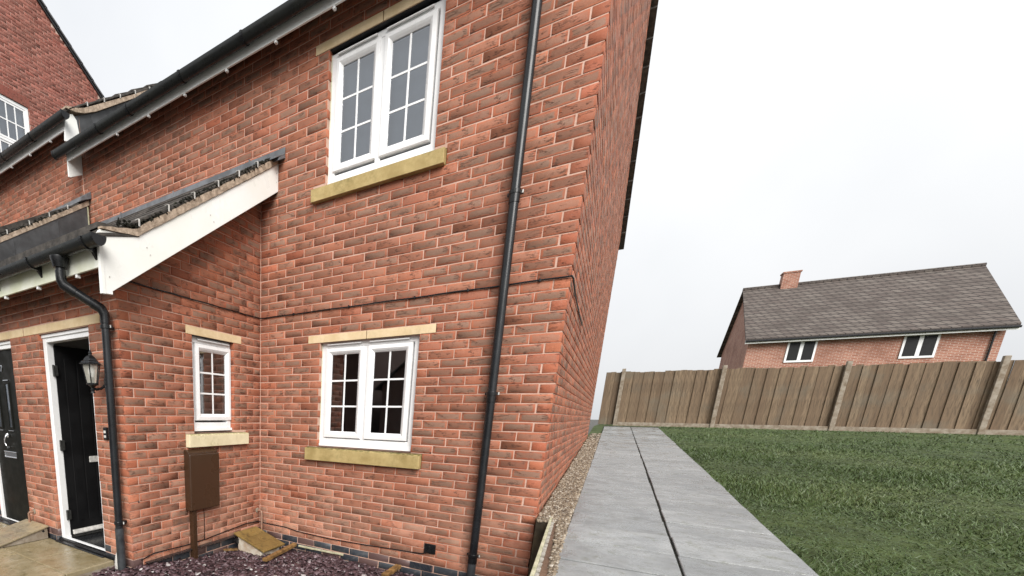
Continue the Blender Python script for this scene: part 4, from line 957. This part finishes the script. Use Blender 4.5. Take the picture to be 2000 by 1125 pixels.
lc(MB().prism([(LX-0.03, LZ-0.06), (LX+0.03, LZ-0.06), (LX+0.04, LZ-0.02), (LX+0.04, LZ+0.05), (LX, LZ+0.085), (LX-0.04, LZ+0.05), (LX-0.04, LZ-0.02)], 'y', -1.816, -1.801), 'back_plate', 'black_plastic', bevel=0.004)
# door entry buttons
KP = tag(empty('door_bell', (-0.262, -1.8, 1.14)), 'small black twin push door bell beside the porch downpipe', 'door bell')
child(MB().box(-0.29, -0.235, -1.822, -1.8005, 1.135, 1.245), 'case', 'black_plastic', KP, bevel=0.006)
for z in (1.165, 1.205): child(MB().box(-0.279, -0.246, -1.8245, -1.8225, z-0.011, z+0.011), 'push_button', 'clip', KP, bevel=0.003)
# drain covers with sloping lids
DB = tag(empty('drain_cover', (0.1, -0.5, -0.15)), 'low box with a sloping mossy brown lid in the corner of the slate bed', 'drain cover')
def dchild(m, name, mat, root, **kw): return child(m, name, mat, root, **kw)
ya, yb = -0.495, -0.165
dchild(MB().prism([(0.085, -0.2), (0.085, 0.035), (0.12, 0.03), (0.425, -0.10), (0.425, -0.2)], 'y', ya, yb), 'body', 'concrete', DB, bevel=0.006)
def lid(root, P, mat, th, n):
    A, B, C_, D_ = [np.array(p, float) for p in P]; nrm = np.cross(B-A, D_-A); nrm /= np.linalg.norm(nrm); nrm *= -1 if nrm[2] < 0 else 1
    for i in range(n):
        t0, t1 = i/n+0.002, (i+1)/n-0.002
        q = [A+(D_-A)*t0, B+(C_-B)*t0, B+(C_-B)*t1, A+(D_-A)*t1]
        m = MB(); m.add([tuple(p) for p in q]+[tuple(p+nrm*th) for p in q], [(0, 3, 2, 1), (4, 5, 6, 7), (0, 1, 5, 4), (1, 2, 6, 5), (2, 3, 7, 6), (3, 0, 4, 7)])
        dchild(m, 'lid_board', mat, root, bevel=0.004)
lid(DB, [(0.035, -0.515, 0.052), (0.035, -0.13, 0.052), (0.475, -0.13, -0.085), (0.475, -0.515, -0.085)], 'lid', 0.02, 3)
dchild(MB().tube([(0.05, -0.505, -0.02), (0.10, -0.505, -0.02)], 0.03, 14), 'drain_pipe', 'black_plastic', DB, smooth=True)
LB = tag(empty('drain_cover', (-1.6, -2.0, 0.0)), 'low concrete wedge box with a sloping boarded lid by the closed door', 'drain cover')
m = MB().prism([(-1.825, 0.021), (-1.825, 0.135), (-1.86, 0.14), (-2.30, 0.035), (-2.30, 0.021)], 'x', -1.93, -1.47)
dchild(m, 'body', 'grey_concrete', LB, bevel=0.005)
dchild(MB().tube([(-1.468, -1.872, 0.11), (-1.49, -1.872, 0.11)], 0.0125, 14), 'hole', 'black_plastic', LB)
lid(LB, [(-1.95, -1.815, 0.148), (-1.455, -1.815, 0.148), (-1.455, -2.36, 0.026), (-1.95, -2.36, 0.026)], 'lid_grey', 0.018, 3)
# copper waste pipes
def waste(pts, label, flange):
    w = MB().tube(pts, 0.0115, 12).build('waste_pipe', 'copper', None, smooth=True); tag(w, label, 'pipe')
    o = MB().lathe([(0.03, 0), (0.03, 0.006), (0.018, 0.012)], (0, 0, 0), 16).build('flange', 'grey_concrete', w, smooth=True); o.matrix_world = flange
waste([(0.0, -0.055, 0.245), (0.05, -0.055, 0.245), (0.066, -0.055, 0.240), (0.072, -0.055, 0.225), (0.072, -0.056, 0.0), (0.072, -0.06, -0.12)], 'copper coloured waste pipe bending down in the inner corner of the walls',
      Matrix.Translation((0.0, -0.055, 0.245)) @ Matrix.Rotation(math.pi/2, 4, 'Y'))
waste([(-1.78, -1.795, 0.272), (-1.78, -1.835, 0.272), (-1.785, -1.85, 0.27), (-1.80, -1.855, 0.255), (-1.802, -1.855, 0.10)], 'short copper waste pipe above the boarded drain lid by the closed door',
      Matrix.Translation((-1.78, -1.8, 0.272)) @ Matrix.Rotation(math.pi/2, 4, 'X'))
# wet planks left in the slate
def plank(a, b, w, t, mat, label):
    A, B = Vector(a), Vector(b); d = (B-A); L = d.length; m = MB(); n = 9
    prof = [(i/n*L, random.uniform(-0.006, 0.006), random.uniform(-0.004, 0.004)) for i in range(n+1)]
    vs = []
    for (x, jy, jz) in prof: vs += [(x, -w/2+jy, jz), (x, w/2+jy, jz), (x, w/2+jy, t+jz), (x, -w/2+jy, t+jz)]
    fs = [(i*4+k, i*4+(k+1) % 4, (i+1)*4+(k+1) % 4, (i+1)*4+k) for i in range(n) for k in range(4)]+[(3, 2, 1, 0), (n*4, n*4+1, n*4+2, n*4+3)]
    m.add(vs, fs); o = m.build('plank', mat, None, 0.003); o.matrix_world = Matrix.Translation(A) @ d.to_track_quat('X', 'Z').to_matrix().to_4x4()
    tag(o, label, 'plank')
plank((0.60, -0.66, -0.115), (0.56, -0.05, -0.095), 0.05, 0.035, 'timber_wet', 'wet orange brown plank lying beside the low sloping drain lid')
plank((0.60, -0.03, -0.10), (1.17, -0.012, -0.098), 0.02, 0.02, 'timber_pale', 'thin pale batten lying along the foot of the plinth')
plank((1.78, -0.34, -0.10), (1.80, -0.03, -0.085), 0.06, 0.03, 'timber_wet', 'broken yellow brown piece of wood in the slate by the plinth')
plank((0.02, -0.66, -0.11), (0.12, -0.54, -0.105), 0.06, 0.012, 'timber_wet', 'small brown shard of wood at the tall side of the corner drain box')
# low timber fence that holds back the path
TFN = tag(empty('timber_fence', (3.03, 0, 0.2)), 'low slatted timber fence running forward from the gable corner', 'fence')
def fx(y, c): f = -y/1.35; return [3.018, 3.036, 3.051, 3.068][c]+f*[0.046, 0.049, 0.05, 0.077][c]
def beam(c0, c1, ytop, dz, depth, name, mat, y0=0.0, y1=-3.4):
    V = []; N = 12
    for i in range(N+1):
        y = y0+(y1-y0)*i/N; z = path_z(y)+dz+random.uniform(-.002, .002)
        V += [(fx(y, c0), y, z-depth), (fx(y, c1), y, z-depth), (fx(y, c1), y, z), (fx(y, c0), y, z)]
    m = MB(); m.add(V, [(i*4+k, i*4+(k+1) % 4, (i+1)*4+(k+1) % 4, (i+1)*4+k) for i in range(N) for k in range(4)]+[(3, 2, 1, 0), (N*4, N*4+1, N*4+2, N*4+3)])
    child(m, name, mat, TFN, bevel=0.003)
beam(0, 1, 0, 0.012, 0.09, 'top_rail', 'timber_pale'); beam(2, 3, 0, -0.005, 0.75, 'backing_board', 'timber_brown')
for i in range(34):
    y = -0.03-0.1*i; x0_, x1_ = fx(y, 1)+0.001, fx(y, 2)+0.006
    child(MB().box(x0_, x1_, y-0.052, y, -0.25, path_z(y)+0.008+random.uniform(-.006, .006)), 'slat', 'timber_grey', TFN, bevel=0.003)
child(MB().box(2.932, 3.016, -0.10, -0.012, -0.3, 0.585), 'post', 'timber_dark', TFN, bevel=0.006)
child(MB().box(2.936, 3.012, -0.098, -0.014, 0.5855, 0.596), 'post_cap', 'timber_grey', TFN, bevel=0.002)
child(MB().box(2.945, 3.03, -3.4, -0.11, -0.3, 0.05), 'gravel_board', 'timber_dark', TFN, bevel=0.004)

# ================================================================== beyond the photograph's frame: lawn, hedge, trees, houses opposite (mirrored in the panes)
n = 150000
yy = np.abs(rng.normal(0, 6, n))-2.0; xx = 4.36+np.abs(rng.normal(0, 4.5, n)); h = rng.uniform(0.018, 0.05, n)*(0.8+0.5*np.sin(xx*2.3)*np.sin(yy*1.9)); a = rng.uniform(0, 6.28, n); lean = rng.normal(0, 0.03, (n, 2)); w = rng.uniform(0.002, 0.0045, n)*(1+0.12*np.maximum(yy, 0))
z = np.array([path_z(v) for v in yy])-0.032
b0 = np.stack([xx-w*np.cos(a), yy-w*np.sin(a), z], 1); b1 = np.stack([xx+w*np.cos(a), yy+w*np.sin(a), z], 1); t_ = np.stack([xx+lean[:, 0], yy+lean[:, 1], z+h], 1)
V = np.stack([b0, b1, t_], 1).reshape(-1, 3); F = np.arange(3*n).reshape(-1, 3)
pat = 0.5+0.22*np.sin(xx*1.3+0.7*np.sin(yy*0.9))+0.2*np.sin(yy*1.7+xx*0.6)+0.12*np.sin(xx*4.1)*np.sin(yy*3.7); gr = rng.random((n, 4)); gr[:, 0] = np.clip(pat*0.6+gr[:, 0]*0.4, 0, 1)
tag(np_mesh('grass', V, F, 'grass', gr), 'short green grass beside the grey path', 'grass', kind='stuff')
BF = tag(empty('boarded_fence', (12, 15, 1.15)), 'tall close boarded timber fence across the far end of the lawn', 'fence')
bd = child(MB().box(-0.072, 0.072, -0.01, 0.01, 0, 1.72), 'board', 'fence_board', BF, bevel=0.004); bpi = bd.matrix_parent_inverse.copy()
for i in range(230):
    o = bd if i == 0 else bd.copy()
    if i: COL.objects.link(o); o.parent = BF; o.matrix_parent_inverse = bpi
    o.location = (3.0+0.128*i, 15.0+(0.011 if i % 2 else -0.011)+random.uniform(-.004, .004), 1.2+random.uniform(-.012, .012)); o.rotation_euler = (random.uniform(-.008, .008), random.uniform(-.006, .006), random.uniform(-.03, .03)); o.scale = (random.uniform(0.95, 1.04), 1, random.uniform(0.985, 1.01))
for i in range(12):
    child(MB().box(3.4+2.44*i-0.05, 3.4+2.44*i+0.05, 14.87, 14.965, 1.0, 3.02), 'post', 'grey_concrete', BF, bevel=0.01)
    child(MB().box(3.455+2.44*i, 3.345+2.44*(i+1), 14.90, 14.95, 1.14, 1.29), 'gravel_board', 'grey_concrete', BF, bevel=0.006)
def brick_tex():
    t = NT('reflected_brick'); p = t.pos(); b = t.n('ShaderNodeTexBrick'); b.inputs['Scale'].default_value = 4.4; t.l(p, b.inputs['Vector'])
    b.inputs['Color1'].default_value = (0.09, 0.045, 0.035, 1); b.inputs['Color2'].default_value = (0.11, 0.06, 0.045, 1); b.inputs['Mortar'].default_value = (0.16, 0.13, 0.11, 1)
    return t.fin(b.outputs[0], 0.8, 0.3)
M['brick_opp'] = brick_tex()
def wall_tex(name, c1, c2, mo, bw, rh, ms, var):
    t = NT(name); p = t.pos(); sx = t.n('ShaderNodeSeparateXYZ'); t.l(p, sx.inputs[0]); cx = t.n('ShaderNodeCombineXYZ')
    t.l(t.math('ADD', sx.outputs[0], sx.outputs[1]), cx.inputs[0]); t.l(sx.outputs[2], cx.inputs[1])
    b = t.n('ShaderNodeTexBrick'); t.l(cx.outputs[0], b.inputs['Vector']); b.inputs['Scale'].default_value = 1.0
    b.inputs['Brick Width'].default_value = bw; b.inputs['Row Height'].default_value = rh; b.inputs['Mortar Size'].default_value = ms
    for k, v in (('Color1', c1), ('Color2', c2), ('Mortar', mo)): b.inputs[k].default_value = (*v, 1)
    c = t.mix(t.step(t.noise(p, 1.1, 5, 0.65), 0.4, 0.7, 0, var), b.outputs[0], tuple(x*0.5 for x in c1))
    return t.fin(c, 0.8, 0.25, t.bump(b.outputs['Fac'], -0.4, 0.01))
M['brick_back'] = wall_tex('brick_back', (0.27, 0.10, 0.062), (0.36, 0.155, 0.10), (0.45, 0.34, 0.28), 0.225, 0.075, 0.011, 0.5)
M['tile_back'] = wall_tex('tile_back', (0.105, 0.085, 0.075), (0.14, 0.12, 0.105), (0.035, 0.03, 0.028), 0.3, 0.21, 0.022, 0.6)
def opposite(x0, x1, y0, y1, eave, ridge, gable_front, label, wm='brick_opp', near=None, group='houses across the road', zb=0.0):
    h = tag(empty('brick_house', ((x0+x1)/2, (y0+y1)/2, -0.3)), label, 'house', group); ny = y1 if near is None else near; sgn = 1 if near is None else -1
    m = MB().box(x0, x1, y0, y1, -0.3, eave)
    if gable_front: m.prism([(x0, eave+0.001), (x1, eave+0.001), ((x0+x1)/2, ridge)], 'y', y0, y1)
    else: m.prism([(y0, eave+0.001), (y1, eave+0.001), ((y0+y1)/2, ridge)], 'x', x0, x1)
    child(m, 'wall', wm, h)
    xm, ym, o_, th = (x0+x1)/2, (y0+y1)/2, 0.35, 0.12; rmat = 'tile' if near is None else 'tile_back'
    if near is not None and not gable_front:
        sl_ = (ridge-eave)/(ym-y0)
        child(MB().box(x0-0.2, x1+0.2, y0-0.36, y0-0.335, eave-sl_*0.35-0.16, eave-sl_*0.35+0.015), 'fascia', 'fascia', h); child(MB().tube([(x0-0.2, y0-0.42, eave-sl_*0.35-0.03), (x1+0.2, y0-0.42, eave-sl_*0.35-0.03)], 0.055, 10), 'gutter', 'black_plastic', h)
        child(MB().tube([(x1-0.3, y0-0.06, 0), (x1-0.3, y0-0.06, eave-0.3)], 0.035, 10), 'downpipe', 'black_plastic', h)
        child(MB().tube([(x0-0.2, ym, ridge+th), (x1+0.2, ym, ridge+th)], 0.11, 10), 'ridge_tile', 'tile_back', h)
        child(MB().box(x0+1.4, x0+2.1, ym-0.3, ym+0.3, ridge-0.4, ridge+0.75).box(x0+1.36, x0+2.14, ym-0.34, ym+0.34, ridge+0.751, ridge+0.83), 'chimney', 'brick_back', h)
    if gable_front:
        s = (ridge-eave)/(xm-x0)
        for sg, xe in ((1, x0), (-1, x1)): child(MB().prism([(xe-sg*o_, eave-s*o_+0.02), (xm, ridge+0.02), (xm, ridge+th), (xe-sg*o_, eave-s*o_+th)], 'y', y0-0.2, y1+0.2), 'roof', rmat, h)
    else:
        s = (ridge-eave)/(ym-y0)
        for sg, ye in ((1, y0), (-1, y1)): child(MB().prism([(ye-sg*o_, eave-s*o_+0.02), (ym, ridge+0.02), (ym, ridge+th), (ye-sg*o_, eave-s*o_+th)], 'x', x0-0.2, x1+0.2), 'roof', rmat, h)
    for xx_ in (x0+(x1-x0)*0.25, x0+(x1-x0)*0.72):
        for z_ in (0.9+zb, 3.3+zb):
            w = child(MB().box(xx_-0.55, xx_+0.55, *sorted((ny+sgn*0.001, ny+sgn*0.05)), z_, z_+1.15), 'window', 'upvc', h)
            for k in (-1, 1): child(MB().box(xx_+0.27*k-0.2, xx_+0.27*k+0.2, *sorted((ny+sgn*0.0505, ny+sgn*0.055)), z_+0.1, z_+1.05), 'pane', 'door_black', h)
opposite(-20, -8.3, -27, -19, 5.2, 8.2, False, 'dark roofed house across the road, mirrored in the left casement of the lower window')
opposite(-7.3, 1.0, -27, -19.5, 3.0, 6.4, True, 'gabled brick house across the road, mirrored in the right casement of the lower window')
opposite(9.0, 17.5, 33, 41, 6.1, 9.3, False, 'red brick house with a brown roof behind the boarded fence, nearer the path', 'brick_back', 33, 'houses behind the fence', 1.3)
opposite(24.0, 32.5, 36, 44, 6.1, 9.6, True, 'gabled brick house behind the boarded fence at the far right', 'brick_back', 36, 'houses behind the fence', 1.3)
